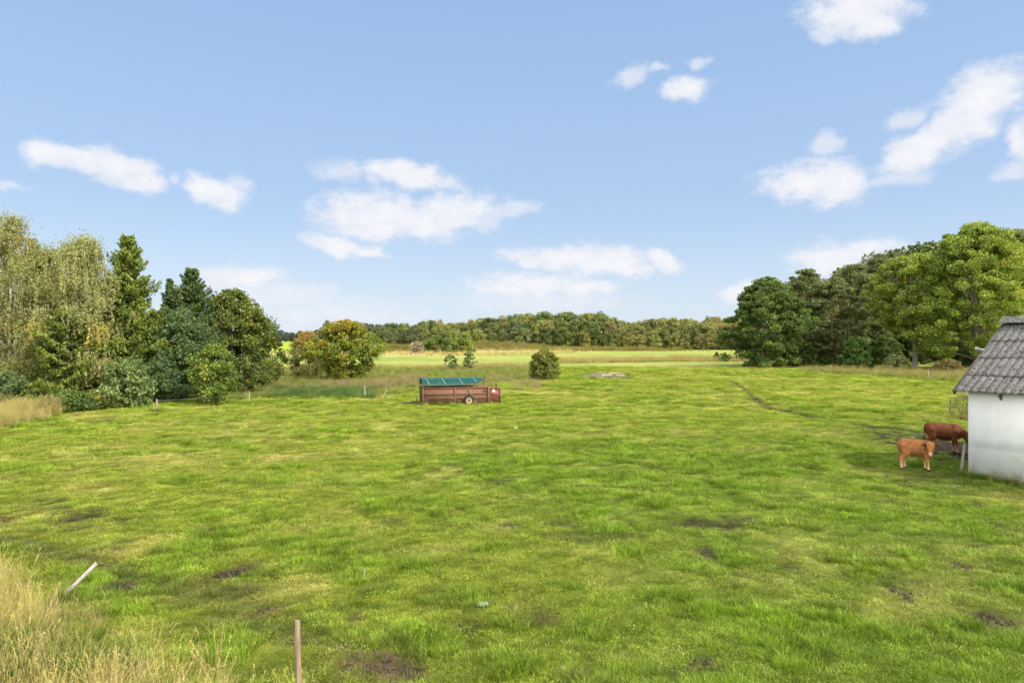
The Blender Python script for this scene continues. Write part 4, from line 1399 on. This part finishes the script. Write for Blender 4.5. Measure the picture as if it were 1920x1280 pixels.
# --- single trees and bushes on the meadow
def tint_autumn(C, cc, r):
    t = .8 * sstep(4.4, 7.2, C[:, 2] - .25 * np.abs(C[:, 0] + .5)) * (.2 + .8 * r.random(len(C)))
    t = np.maximum(t, .5 * (vnoise(C[:, 0] * .9 + 5, C[:, 2] * .9, 6) > .74) * r.random(len(C)))
    return cc + (np.array((.44, .25, .030)) - cc) * t[:, None]


p = G(646, 712)
broadleaf('autumn_tree', 'spreading young tree turning orange and yellow, standing alone on the meadow', 'tree', p, hgt(600, p[1]), 4.2, .3, 'spread', 51,
          [(.14, .165, .022), (.10, .13, .018), (.22, .20, .030), (.070, .092, .016)], [4, 4, 1.6, 2], 150, 170, .27, .66, trunk_r=.15, bark=M_BARK_PALE, multi=3, tint=tint_autumn, lob=.48)
p2 = at(577, 91)


def tint_willow(C, cc, r):
    t = sstep(2.8, 5.2, C[:, 2] + .35 * C[:, 0]) * (.5 + .5 * r.random(len(C)))
    return cc + (np.array((.42, .27, .075)) - cc) * t[:, None]


broadleaf('willow_bush', 'rounded willow bush with ochre tips beside the orange tree', 'bush', p2, hgt(620, 91), 2.5, .2, 'bush', 52,
          [(.11, .115, .034), (.15, .145, .04), (.08, .085, .025)], [3, 2, 2], 110, 150, .22, .55, trunk_r=.07, multi=5, tint=tint_willow, updir=np.array([0, 0, 1.6]), aspect=.4)
p = G(1021, 712)
broadleaf('round_bush', 'solitary round green bush beside the trailer, out on the pasture', 'bush', p, hgt(656, p[1]), 2.0, .1, 'bush', 53,
          [(.085, .105, .020), (.12, .135, .026), (.055, .070, .016), (.19, .18, .035)], [4, 4, 3, 1], 110, 150, .22, .50, trunk_r=.06, multi=4, lob=.25)
for px, top, sd, lab in ((852, 663, 54, 'thin leaning sapling with few leaves, the shorter of the pair on the meadow'), (880, 658, 55, 'thin upright sapling with loose tiers of leaves, taller of the meadow pair')):
    p = at(px, 112)
    broadleaf('sapling', lab, 'tree', p, hgt(top, 112), 1.5, .4, 'spread', sd, HAZEL, [2, 3, 1], 34, 44, .26, .28, trunk_r=.05, lob=.55, inner=.1,
              group='saplings on the meadow', lean=(-.8 if sd == 54 else .1, 0), flat=.4)
spruce('young_fir', 'tiny dark fir standing in the pale reeds before the far field', at(1344, 165), hgt(660, 165), 1.3, 56, SPRUCE_D, [2, 2, 1], None, .8, .2, .3, .4)
for px, d, top, rad, pal, w, sd, lab in (
        (820, 262, 630, 6.4, DARKB, [1, 2, 3], 61, 'dark green rounded bush before the wood, largest on the brown mound'),
        (862, 268, 632, 6.5, BRIGHT, [2, 2, 2, .5], 62, 'bright green spreading bush on the brown mound'),
        (782, 258, 641, 3.2, [(.15, .13, .09), (.2, .18, .12)], [1, 1], 63, 'small grey-brown dome-shaped bush at the edge of the mound'),
        (708, 250, 639, 2.6, BRIGHT, [2, 3, 1, 1], 64, 'small light green bush just behind the orange tree')):
    q = at(px, d)
    broadleaf('far_bush', lab, 'bush', q, hgt(top, d, q[2]), rad, .1, 'bush', sd, pal, w, 60, 70, .7, 1.1, trunk_r=.12, group='bushes before the wood', multi=3)

# --- grove on the east side
GR = 'trees of the grove'
p = at(1438, 124)
broadleaf('beech_tree', 'dark broad beech with foliage down to the grass at the end of the grove', 'tree', p, hgt(520, 124), 7.4, .3, 'dome', 71, DARKB, [3, 4, 2.5],
          250, 200, .38, .95, .6, trunk_r=.35, group=GR, lob=.36)
for px, d, top, rad, sd, lab, b in (
        (1508, 132, 500, 5.0, 72, 'grey-green pine rising next to the dark beech', 2.5),
        (1562, 128, 520, 5.2, 73, 'low bushy pine with grey-green pads in the middle of the grove', 1.5),
        (1605, 134, 492, 5.0, 74, 'tall pine with open flat pads between low pine and ash', 4.5),
        (1648, 140, 476, 4.6, 75, 'thin topped pine partly hidden by the ash', 5.0)):
    broadleaf('pine_tree', lab, 'tree', at(px, d), hgt(top, d), rad, b, 'spread', sd, PINE, [4, 3, 3, 1.5], 120, 200, .50, 1.05, .5, .26, M_PINEBARK, GR, lob=.42, inner=.3, aspect=.3, n_main=12)
broadleaf('ash_tree', 'medium ash with a pale bare trunk in front of the pines', 'tree', at(1715, 117), hgt(476, 117), 7.6, 5.6, 'round', 76, ASH, ASH_W,
          250, 230, .33, .95, .7, .42, M_BARK_PALE, GR, lob=.34, inner=.3, n_main=13)
broadleaf('ash_tree', 'largest bright green ash towering behind the shed roof', 'tree', at(1832, 108), hgt(418, 108), 9.4, 2.4, 'dome', 77, ASH, ASH_W,
          400, 230, .33, 1.0, .7, .45, M_BARK, GR, lob=.30, inner=.3, n_main=16)
broadleaf('ash_tree', 'yellow-tinged ash at the picture edge just over the shed ridge', 'tree', at(1935, 118), hgt(440, 118), 7.5, 1.5, 'dome', 78, [(.12, .14, .025), (.19, .19, .035), (.08, .105, .02), (.27, .22, .04)], [4, 3, 3, 1.5],
          150, 170, .42, 1.0, .65, .4, M_BARK, GR, lob=.34, n_main=12)
broadleaf('pine_tree', 'dark pine top showing behind the yellow-tinged ash', 'tree', at(1900, 145), hgt(428, 145), 6.5, 8, 'spread', 79, PINE, [4, 3, 3, 1], 130, 180, .55, 1.1, .5, .3, M_PINEBARK, GR, lob=.4, aspect=.35)
broadleaf('bush', 'dark green leafy bush standing before the pines in dry grass', 'bush', at(1606, 114), 5.4, 2.6, .2, 'bush', 81, [(.035, .065, .015), (.055, .10, .018), (.08, .13, .022)], [3, 3, 1.5], 90, 140, .32, .6, trunk_r=.08, group='bushes below the grove', multi=4)
broadleaf('bush', 'small sage-coloured bush beside the pale ash trunk', 'bush', at(1674, 108), 2.6, 1.5, .1, 'bush', 82, [(.09, .11, .04), (.13, .15, .06)], [1, 1], 50, 90, .25, .4, trunk_r=.05, group='bushes below the grove', multi=4)
broadleaf('bush', 'small rust-brown bush in the dry grass near the shed roof', 'bush', at(1778, 100), 2.2, 2.2, .1, 'bush', 83, [(.10, .085, .03), (.13, .10, .035), (.08, .085, .03)], [2, 2, 1], 55, 90, .25, .4, trunk_r=.05, group='bushes below the grove', multi=4)
broadleaf('bush', 'yellow-green bush just before the pale ash trunk', 'bush', at(1692, 110), 2.1, 1.3, .1, 'bush', 84, [(.17, .16, .05), (.13, .14, .04)], [1, 1], 40, 80, .25, .38, trunk_r=.05, group='bushes below the grove', multi=3)
broadleaf('bush', 'thin twiggy bush beside the shed corner behind the dark post', 'bush', at(1806, 41), 1.75, .9, .1, 'bush', 85, [(.16, .16, .06), (.12, .13, .045)], [1, 1], 45, 45, .09, .3, trunk_r=.025, group='bushes below the grove', multi=6, aspect=.4)
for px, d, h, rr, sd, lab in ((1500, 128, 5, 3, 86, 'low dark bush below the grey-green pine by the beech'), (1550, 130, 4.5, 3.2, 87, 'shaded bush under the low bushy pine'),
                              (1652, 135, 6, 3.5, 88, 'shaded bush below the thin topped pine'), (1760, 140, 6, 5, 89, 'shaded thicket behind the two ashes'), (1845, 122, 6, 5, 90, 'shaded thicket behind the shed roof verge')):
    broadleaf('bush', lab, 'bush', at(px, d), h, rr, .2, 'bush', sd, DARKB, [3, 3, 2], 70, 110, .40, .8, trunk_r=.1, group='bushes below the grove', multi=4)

# ------------------------------------------------------------------ scattered stuff
def hidden_protos(cname, meshes, mat):
    c = bpy.data.collections.new(cname)
    for i, me in enumerate(meshes):
        me.materials.append(mat)
        c.objects.link(bpy.data.objects.new('%s_source_%02d' % (cname, i), me))
    return c


def scatter(name, P, S, Rt, ix, col, coll, label, cat):
    me = raw_mesh(name, P, [], {'sc': ('FLOAT_VECTOR', S), 'rt': ('FLOAT_VECTOR', Rt), 'ix': ('INT', ix), 'gcol': ('FLOAT_COLOR', col)})
    o = link_mesh(name, me, None)
    ng = bpy.data.node_groups.new(name + '_nodes', 'GeometryNodeTree')
    ng.interface.new_socket('Geometry', in_out='INPUT', socket_type='NodeSocketGeometry')
    ng.interface.new_socket('Geometry', in_out='OUTPUT', socket_type='NodeSocketGeometry')
    N, L = ng.nodes.new, ng.links.new
    gi, go = N('NodeGroupInput'), N('NodeGroupOutput')
    ci = N('GeometryNodeCollectionInfo'); ci.inputs['Collection'].default_value = coll
    ci.inputs['Separate Children'].default_value = True; ci.inputs['Reset Children'].default_value = True
    ip = N('GeometryNodeInstanceOnPoints'); ip.inputs['Pick Instance'].default_value = True

    def at_(n, t):
        a = N('GeometryNodeInputNamedAttribute'); a.data_type = t; a.inputs['Name'].default_value = n
        return a.outputs['Attribute']
    L(gi.outputs[0], ip.inputs['Points']); L(ci.outputs[0], ip.inputs['Instance'])
    L(at_('ix', 'INT'), ip.inputs['Instance Index'])
    L(at_('sc', 'FLOAT_VECTOR'), ip.inputs['Scale'])
    e = N('FunctionNodeEulerToRotation'); L(at_('rt', 'FLOAT_VECTOR'), e.inputs[0]); L(e.outputs[0], ip.inputs['Rotation'])
    L(ip.outputs[0], go.inputs[0])
    mod = o.modifiers.new('scatter', 'NODES'); mod.node_group = ng
    return tag(o, label, cat, kind='stuff')


def blades(mb, r, n, rad, hmin, hmax, w, bend, colfun, gather=1.0):
    a = r.random(n) * 6.283; q = np.sqrt(r.random(n)) * rad
    bx, by = np.cos(a) * q * gather, np.sin(a) * q * gather
    h = hmin + (hmax - hmin) * r.random(n) ** 1.4
    az = a + r.standard_normal(n) * .9
    b = bend * (.3 + r.random(n)) * h
    dx, dy = np.cos(az), np.sin(az)
    sx, sy = -np.sin(az), np.cos(az)
    tw = r.random(n) * 3.14
    sx, sy = np.cos(tw) * sx - np.sin(tw) * dx * .6, np.cos(tw) * sy - np.sin(tw) * dy * .6
    lv = []
    for t, ww in ((0, 1.), (.5, .85), (1., .12)):
        cx = bx + dx * b * t ** 2; cyy = by + dy * b * t ** 2; cz = h * t * (1 - .25 * bend * t)
        lv.append(np.stack([cx - sx * w * ww, cyy - sy * w * ww, cz], 1)); lv.append(np.stack([cx + sx * w * ww, cyy + sy * w * ww, cz], 1))
    V = np.stack(lv, 1).reshape(-1, 3)
    o = np.arange(n)[:, None] * 6
    F = np.concatenate([o + np.array([0, 1, 3, 2]), o + np.array([2, 3, 5, 4])])
    mb.add(V, F, np.repeat(colfun(r, n), 6, 0))


def c_green(r, n):
    c = np.repeat((.55 + .95 * r.random(n) ** 1.3)[:, None], 3, 1)
    st = r.random(n) < .16
    c[st] *= np.array((1.7, 1.3, 2.6))
    return c


def c_straw(r, n):
    return np.repeat((.40 + 1.05 * r.random(n))[:, None], 3, 1)


protos = []
for i in range(4):     # grazed short turf
    r = np.random.default_rng(100 + i); mb = MB(); blades(mb, r, 150, .19, .02, .075, .0029, 1.1, c_green); protos.append(mb.mesh('turf'))
for i in range(3):     # lush tussocks
    r = np.random.default_rng(200 + i); mb = MB(); blades(mb, r, 160, .17, .04, .13, .0032, 1.0, c_green); protos.append(mb.mesh('tussock'))
for i in range(2):     # clover-like low leaves
    r = np.random.default_rng(300 + i); mb = MB()
    n = 60; a = r.random(n) * 6.28; q = np.sqrt(r.random(n)) * .17
    C = np.stack([np.cos(a) * q, np.sin(a) * q, .02 + .04 * r.random(n)], 1)
    leaf_quads(mb, C, .024, np.repeat((.8 + .5 * r.random(n))[:, None], 3, 1), r, .8)
    blades(mb, r, 40, .18, .02, .06, .004, 1., c_green); protos.append(mb.mesh('clover'))
TURF = hidden_protos('turf', protos, M_GRASS)


def scatter_turf():
    r = np.random.default_rng(42)
    P = []
    y = 6.0
    while y < 125:
        dy = y * .03
        n_m2 = 52 * (10 / y) ** 1.45
        half = .86 * y + 2
        k_ = int(n_m2 * dy * 2 * half)
        P.append(np.stack([(r.random(k_) * 2 - 1) * half, y + dy * r.random(k_)], 1))
        y += dy
    P = np.concatenate(P); x, y = P[:, 0], P[:, 1]
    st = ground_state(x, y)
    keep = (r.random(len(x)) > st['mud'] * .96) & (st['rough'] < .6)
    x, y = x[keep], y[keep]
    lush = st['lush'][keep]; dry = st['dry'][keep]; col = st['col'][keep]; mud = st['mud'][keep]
    n = len(x)
    grow = 1 + np.clip((y - 12) / 40, 0, 2.6) * 1.7
    s = (.75 + .5 * r.random(n)) * grow
    sz = (.65 + .5 * r.random(n)) * (1 + 1.0 * lush) * (1 - .35 * dry) * grow ** .55 * (1 - .4 * mud) * (1 + .12 * st['spot'][keep])
    isl = (lush > .45) & (r.random(n) < .8)
    ix = np.where(isl, 4 + r.integers(0, 3, n), np.where(r.random(n) < .08, 7 + r.integers(0, 2, n), r.integers(0, 4, n)))
    sz = np.where(isl, sz * .8, sz)
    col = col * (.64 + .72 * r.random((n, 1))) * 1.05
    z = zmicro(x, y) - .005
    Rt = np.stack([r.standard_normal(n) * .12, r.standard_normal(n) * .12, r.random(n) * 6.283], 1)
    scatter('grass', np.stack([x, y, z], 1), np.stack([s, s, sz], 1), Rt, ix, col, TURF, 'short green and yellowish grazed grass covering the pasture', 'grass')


scatter_turf()


def clods():
    r = np.random.default_rng(17); pr = []
    for i in range(4):
        q = np.random.default_rng(800 + i); mb = MB(); nu, nv = 9, 6
        th_, ph = np.meshgrid(np.linspace(0, 2 * np.pi, nu, endpoint=False), np.linspace(.05, np.pi - .05, nv))
        V = np.stack([np.cos(th_) * np.sin(ph), np.sin(th_) * np.sin(ph), np.cos(ph) * .55], -1).reshape(-1, 3) * (.6 + .8 * q.random((nu * nv, 1)))
        a = np.arange(nv - 1)[:, None] * nu; b = np.arange(nu)[None]
        mb.add(V, np.stack([a + b, a + nu + b, a + nu + (b + 1) % nu, a + (b + 1) % nu], -1).reshape(-1, 4), q.random(3) * .2 + .9)
        pr.append(mb.mesh('clod'))
    m, nt, N, L = new_mat('earth')
    at_ = N('ShaderNodeAttribute'); at_.attribute_type = 'INSTANCER'; at_.attribute_name = 'gcol'
    finish(m, N, L, at_.outputs['Color'], .9, None)
    cl = hidden_protos('clod', pr, m)
    n = 60000
    y = 8 + 26 * r.random(n) ** 1.3; x = (r.random(n) * 2 - 1) * y * .8
    md = mudfield(x, y)
    k_ = r.random(n) < md * .8
    x, y = x[k_], y[k_]; n = len(x)
    sc_ = .012 + .04 * r.random(n) ** 2.5
    col = C_MUD + (C_MUD2 * .8 - C_MUD) * r.random((n, 1))
    scatter('dirt_clods', np.stack([x, y, zmicro(x, y) - .03], 1), np.stack([sc_, sc_, sc_], 1), np.stack([r.random(n), r.random(n), r.random(n) * 6], 1), r.integers(0, 4, n), col, cl,
            'dark clods of trodden earth in the bare patches of the pasture', 'earth')


clods()

# tall dry grass
protos = []
for i in range(4):
    r = np.random.default_rng(400 + i); mb = MB()
    blades(mb, r, 75, .16, .30, .95, .0032, .75, c_straw)
    # flowering stalks with a loose seed head
    for s in range(9):
        a = r.random() * 6.28; q = .12 * r.random(); h = .75 + .45 * r.random(); ln = (.1 + .2 * r.random()) * h
        b = np.array([math.cos(a) * q, math.sin(a) * q, 0]); d = np.array([math.cos(a + .5), math.sin(a + .5), 0])
        t = np.linspace(0, 1, 5)[:, None]
        Pq = b + d * ln * t ** 2 + np.array([0, 0, h]) * t
        mb.tube(Pq, [.003, .0028, .0025, .002, .0016], 3, (1.05, 1.0, .95), cap=False)
        m_ = 22; tt = .84 + .18 * r.random(m_)
        C = b + d * ln * (tt ** 2)[:, None] + np.array([0, 0, h]) * tt[:, None] + r.standard_normal((m_, 3)) * .007
        leaf_quads(mb, C, .024, np.repeat((.8 + .5 * r.random(m_))[:, None], 3, 1), r, .35, np.array([0, 0, 2.]), .7)
    protos.append(mb.mesh('tall_grass'))
for i in range(3):
    r = np.random.default_rng(500 + i); mb = MB(); blades(mb, r, 110, .17, .25, .75, .005, 1.0, c_straw); protos.append(mb.mesh('long_green_grass'))
for i in range(2):   # dead docks / heath like tops
    r = np.random.default_rng(600 + i); mb = MB(); blades(mb, r, 30, .25, .3, .7, .008, .5, c_straw)
    m_ = 160; C = r.standard_normal((m_, 3)) * (.22, .22, .18) + (0, 0, .5); C[:, 2] = np.abs(C[:, 2])
    leaf_quads(mb, C, .07, np.repeat((.7 + .6 * r.random(m_))[:, None], 3, 1), r, .5); protos.append(mb.mesh('dead_dock'))
TALL = hidden_protos('tall', protos, M_GRASS)
STRAW = np.array((.50, .41, .185)); STRAW2 = np.array((.42, .38, .12)); GREENL = np.array((.13, .20, .024)); ROUGHC = np.array((.22, .23, .075))


def tall_patch(name, pts, straw_frac, label, cat, r, s0=1.0, col_straw=STRAW, green=GREENL, kinds=(0, 4), jitter=.3, squash=1.0):
    n = len(pts)
    st = r.random(n) < straw_frac
    ix = np.where(st, kinds[0] + r.integers(0, 4 if kinds[0] == 0 else 2, n), kinds[1] + r.integers(0, 3, n))
    tcol = np.where(st[:, None], col_straw + (STRAW2 - STRAW) * r.random((n, 1)), green * (.8 + .6 * r.random((n, 1))))
    tcol = tcol * (1 - jitter + 2 * jitter * r.random((n, 1)))
    s = s0 * (.7 + .6 * r.random(n)) * (.5 + fbm(pts[:, 0] / 2.2, pts[:, 1] / 2.2, 44, 3))
    z = zmicro(pts[:, 0], pts[:, 1]) - .01
    Rt = np.stack([r.standard_normal(n) * .12, r.standard_normal(n) * .12, r.random(n) * 6.283], 1)
    return scatter(name, np.stack([pts[:, 0], pts[:, 1], z], 1), np.stack([s, s, s * squash], 1), Rt, ix, np.clip(tcol, 0, .9), TALL, label, cat)


def foreground_grass():
    r = np.random.default_rng(77)
    n = 13000
    x = -13 + r.random(n) * 12; y = 5.5 + r.random(n) * 9.5
    # verge edge, surveyed on the ground: line through the points below; keep the near side
    ex = np.array([-14.5, -11.2, -9.0, -7.6, -6.0, -4.9, -3.9, -3.1, -2.2]); eyy = np.array([14.8, 13.7, 12.6, 11.7, 10.4, 9.4, 8.7, 8.0, 6.8])
    edge = np.interp(x, ex, eyy) + (fbm(x / .8, y / .8, 3, 3) - .5) * 1.6
    d = edge - y
    keep = (d > 0) & (r.random(n) < .10 + .80 * sstep(0, 2.6, d))
    x, y, d = x[keep], y[keep], d[keep]
    g = fbm(x / 1.6, y / 1.6, 8, 3)
    green = (g > .47) & (d > .5) & (r.random(len(x)) < .8) | (x < -5.6) & (y < 10.8) & (r.random(len(x)) < .88) | (r.random(len(x)) < .25)
    pts = np.stack([x, y], 1)
    tall_patch('tall_dry_grass', pts[~green], 1.0, 'tall straw-coloured dry grass with seed heads on the near verge', 'dry grass', r, .70)
    tall_patch('long_green_grass', pts[green], .12, 'long green grass mixed into the dry verge in the corner', 'long grass', r, .74, green=GREENL * .8)


foreground_grass()


def edge_grass():
    """longer tufts where the cattle cannot graze: at the wall foot, the posts and the trailer"""
    r = np.random.default_rng(61); P = []
    c = G(1815.5, 894)[:2]; a = np.array([math.cos(R(60)), -math.sin(R(60))]); nrm = np.array([-a[1], a[0]])
    m_ = 150; t = r.random(m_) * 7.4
    P.append(c + a * t[:, None] - nrm * (.06 + .22 * r.random((m_, 1)) ** 2))
    for px, py, k_ in ((560, 1330, 16), (1802, 889, 9), (1782, 777, 10), (294, 771, 12), (467, 756, 12), (684, 746, 10), (716, 747, 10), (128, 1122, 14)):
        P.append(G(px, py)[:2] + r.standard_normal((k_, 2)) * .13)
    p0 = G(792, 760)[:2]; d = np.array([math.cos(R(13)), math.sin(R(13))])
    P.append(p0 + d * (r.random((60, 1)) * 5.9) + r.standard_normal((60, 2)) * .1 - (0, .15))
    P = np.concatenate(P)
    tall_patch('edge_grass', P, .25, 'longer ungrazed grass at the foot of the shed, posts and trailer', 'long grass', r, .5, green=GREENL * .95)


edge_grass()


def poly_points(r, poly_px, n):
    """random ground points inside a surveyed outline"""
    W = np.array([_flat(a, b) for a, b in poly_px])
    lo, hi = W.min(0), W.max(0)
    P = lo + (hi - lo) * r.random((n, 2))
    ins_ = np.zeros(n, bool); j = len(W) - 1
    for i in range(len(W)):
        c = ((W[i, 1] > P[:, 1]) != (W[j, 1] > P[:, 1])) & (P[:, 0] < (W[j, 0] - W[i, 0]) * (P[:, 1] - W[i, 1]) / (W[j, 1] - W[i, 1] + 1e-12) + W[i, 0])
        ins_ ^= c; j = i
    return P[ins_]


r_ = np.random.default_rng(91)
tall_patch('dry_grass_fringe', poly_points(r_, [(-80, 825), (0, 803), (60, 792), (112, 777), (112, 771), (40, 772), (-80, 778)], 2600), .9,
           'pale dry grass fringe below the birches and brambles', 'dry grass', r_, .75, col_straw=STRAW * .9)
tall_patch('dry_grass_belt', poly_points(r_, [(1500, 698), (1560, 701), (1640, 705), (1720, 711), (1800, 716), (1900, 722), (1900, 703), (1800, 701), (1700, 699), (1600, 695), (1500, 693)], 4600), .38,
           'belt of tall dry grass along the foot of the grove', 'dry grass', r_, .85, green=np.array((.15, .18, .05)), col_straw=STRAW * .75)
tall_patch('pale_reeds', poly_points(r_, [(1048, 681), (1150, 680), (1260, 678), (1330, 678), (1420, 678.5), (1420, 675), (1330, 674.5), (1250, 675), (1150, 677), (1048, 678)], 9000), .95,
           'line of pale and brown reeds across the meadow before the far field', 'reeds', r_, .95, col_straw=STRAW * .9, green=ROUGHC)
tall_patch('meadow_rough', poly_points(r_, [(700, 692), (860, 692), (960, 692), (1010, 690), (1010, 686), (900, 688), (800, 690), (700, 690)], 5200), .6,
           'rough strip of brown weeds and tall grass below the saplings', 'rough grass', r_, .7, col_straw=STRAW * .8, green=ROUGHC)


def rough_band():
    r = np.random.default_rng(5)
    n = 26000
    x = -62 + r.random(n) * 66; y = 50 + r.random(n) * 68
    k_ = rough_zone(x, y) > .5
    x, y = x[k_], y[k_]
    g = fbm(x / 4, y / 4, 22, 3)
    pts = np.stack([x, y], 1)
    tall_patch('rough_grass', pts, .10, 'rough ungrazed tall grass in the wet hollow behind the trailer', 'rough grass', r, .75, col_straw=STRAW * .75, green=np.array((.17, .215, .042)), squash=.75)
    heath = []
    for px, py, rx, ry in ((525, 727, 32, 7), (585, 726, 40, 6), (705, 722, 32, 7), (740, 725, 46, 8), (765, 718, 26, 8), (775, 712, 20, 5), (690, 728, 30, 5), (985, 725, 40, 5), (950, 712, 30, 6), (640, 726, 30, 4), (560, 688, 14, 3), (880, 697, 60, 4)):
        c = _flat(px, py); m_ = 36
        heath.append(np.stack([c[0] + r.standard_normal(m_) * rx * c[1] / FPX * .6, c[1] + r.standard_normal(m_) * ry * c[1] ** 2 / (FPX * CAMH) * .6], 1))
    tall_patch('dead_docks', np.concatenate(heath), 1.0, 'pinkish brown dead dock stalks in the rough hollow', 'weeds', r, .75, col_straw=np.array((.30, .225, .14)), kinds=(7, 4))
    # nettles: darker green strip before the docks
    m_ = 2200
    px = 500 + r.random(m_) * 200; py = 737 + r.standard_normal(m_) * 4
    W = np.array([_flat(a, b) for a, b in zip(px, py)])
    tall_patch('nettles', W, 0.0, 'dark green nettles growing along the front of the rough hollow', 'nettles', r, .8, green=np.array((.09, .15, .04)))


rough_band()


def mound_scrub():
    r = np.random.default_rng(15); P = []
    for px, d, h, sx, sy in MOUNDS:
        mx = (px - 960) / FPX * d; m_ = 1100
        P.append(np.stack([mx + r.standard_normal(m_) * sx * .62, d + r.standard_normal(m_) * sy * .55], 1))
    P = np.concatenate(P)
    tall_patch('brown_scrub', P, 1.0, 'brown scrub covering the low mounds before the wood', 'scrub', r, 1.8, col_straw=np.array((.25, .20, .08)), kinds=(7, 4))
    m_ = 5000
    u = 690 + r.random(m_) * 460; d = 225 + r.random(m_) * 140
    k_ = d > np.interp(u, [700, 900, 1050, 1250], [215, 228, 270, 420])
    u, d = u[k_], d[k_]
    tall_patch('pale_meadow_grass', np.stack([(u - 960) / FPX * d, d], 1), .9, 'pale bleached grass on the far meadow', 'dry grass', r, 1.8, col_straw=STRAW * 1.05, green=np.array((.16, .17, .05)), squash=.55)


mound_scrub()

# ------------------------------------------------------------------ far woods
def far_protos():
    out = []
    for i in range(7):
        r = np.random.default_rng(700 + i); mb = MB()
        H = 1.0
        prof = ['dome', 'round', 'ovoid', 'spread', 'dome', 'column', 'ovoid'][i]
        n_cl = 46; per = 95
        C = crown_centres(r, n_cl, 12 * H - .5, [4.6, 4.2, 3.4, 4.6, 5.0, 2.6, 3.0][i], 1.0, prof, 700 + i, .34, .5)
        cs = (.7 + .7 * r.random(n_cl))
        cc = (.72 + .56 * r.random(n_cl))
        D = r.standard_normal((n_cl, per, 3)); D /= np.linalg.norm(D, axis=-1, keepdims=True); D *= r.random((n_cl, per, 1)) ** .45 * 1.3; D[..., 2] *= .75
        P = (C[:, None] + D * cs[:, None, None]).reshape(-1, 3)
        c = np.repeat(cc, per)[:, None] * (.75 + .5 * r.random((n_cl * per, 1))) * np.ones(3)
        y_ = r.random(n_cl * per) < .08
        c[y_] *= np.array((1.35, 1.2, .9))
        leaf_quads(mb, P, .50 * (.7 + .6 * r.random(len(P))), c, r, .7)
        mb.tube([(0, 0, -.5), (0, 0, 6), (.1, 0, 10)], [.22, .15, .04], 5, (.8, .7, .65), cap=False)
        out.append(mb.mesh('far_tree'))
    return hidden_protos('far_tree', out, M_FARLEAF)


FAR = far_protos()


def wood(name, label, rows, r, seed):
    """rows: list of (u0,u1,front depth function, row spacing, n rows, top function, colour function)"""
    P, S, C, I = [], [], [], []
    for u0, u1, fr, sp, nr, topf, cf in rows:
        for k_ in range(nr):
            u = u0
            while u < u1:
                d = fr(u) + k_ * sp + r.standard_normal() * 3
                step = (5.0 + 2.2 * r.random()) * FPX / d
                x = (u - 960) / FPX * d
                z = float(zbase(x, d))
                full = CAMH + (640 - topf(u)) / FPX * d - z
                h = full * ((.52 + .22 * r.random()) if k_ == 0 else (.70 + .18 * r.random()) if k_ == 1 else (.80 + .27 * r.random()))
                h = max(h, 4)
                P.append((x, d, z)); w_ = h / 12 * (.8 + .35 * r.random()) * (1.15 if k_ < 2 else 1)
                S.append((w_, w_, h / 12)); C.append(1.75 * cf(u, k_, r)); I.append(r.integers(0, 7))
                u += step
    n = len(P)
    Rt = np.stack([np.zeros(n), np.zeros(n), r.random(n) * 6.28], 1)
    scatter(name, np.array(P), np.array(S), Rt, np.array(I), np.array(C), FAR, label, 'wood')
    return n


def wood_cols(u, k_, r):
    left = np.array([(.045, .060, .024), (.060, .075, .030), (.055, .065, .034)])
    mid = np.array([(.075, .098, .028), (.105, .125, .032), (.085, .10, .04), (.060, .082, .024), (.125, .125, .036)])
    rgt = np.array([(.12, .125, .038), (.10, .11, .036), (.145, .14, .045), (.08, .095, .028), (.12, .105, .045), (.13, .145, .045)])
    t = np.interp(u, [640, 860, 1080, 1200], [0, 1, 1, 2]) + r.standard_normal() * .25
    pal = left if t < .5 else mid if t < 1.5 else rgt
    c = pal[r.integers(len(pal))] * (.85 + .35 * r.random())
    if k_ == 0:
        c = c * np.array((.95, .95, .95))
    return c


def build_woods():
    r = np.random.default_rng(33)
    topm = lambda u: np.interp(u, [600, 650, 700, 780, 800, 850, 900, 935, 970, 1020, 1130, 1155, 1175, 1210, 1290, 1370, 1500], [602, 605, 608, 608, 603, 606, 602, 597, 591, 590, 590, 601, 606, 601, 599, 598, 596])
    frm = lambda u: np.interp(u, [600, 700, 900, 1100, 1370, 1600], [430, 415, 400, 385, 375, 365])
    n1 = wood('woodland', 'mixed autumn wood closing the view beyond the meadow', [(615, 1600, frm, 8, 9, topm, wood_cols)], r, 1)
    topl = lambda u: np.interp(u, [300, 500, 560, 640, 760], [617, 619, 620, 619, 618])
    n2 = wood('distant_wood', 'dark distant wood on the rise behind the bright green field', [(250, 760, lambda u: 620, 9, 4, topl, lambda u, k_, r: np.array((.040, .058, .036)) * (.8 + .4 * r.random()))], r, 2)
    topg = lambda u: np.interp(u, [1380, 1450, 1520, 1600, 1680, 1800, 2100], [585, 560, 520, 505, 480, 450, 440])
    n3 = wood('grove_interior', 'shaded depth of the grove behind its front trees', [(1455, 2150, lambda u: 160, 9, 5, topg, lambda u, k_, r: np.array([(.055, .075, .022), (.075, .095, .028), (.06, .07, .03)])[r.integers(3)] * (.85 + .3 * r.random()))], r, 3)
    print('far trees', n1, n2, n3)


build_woods()
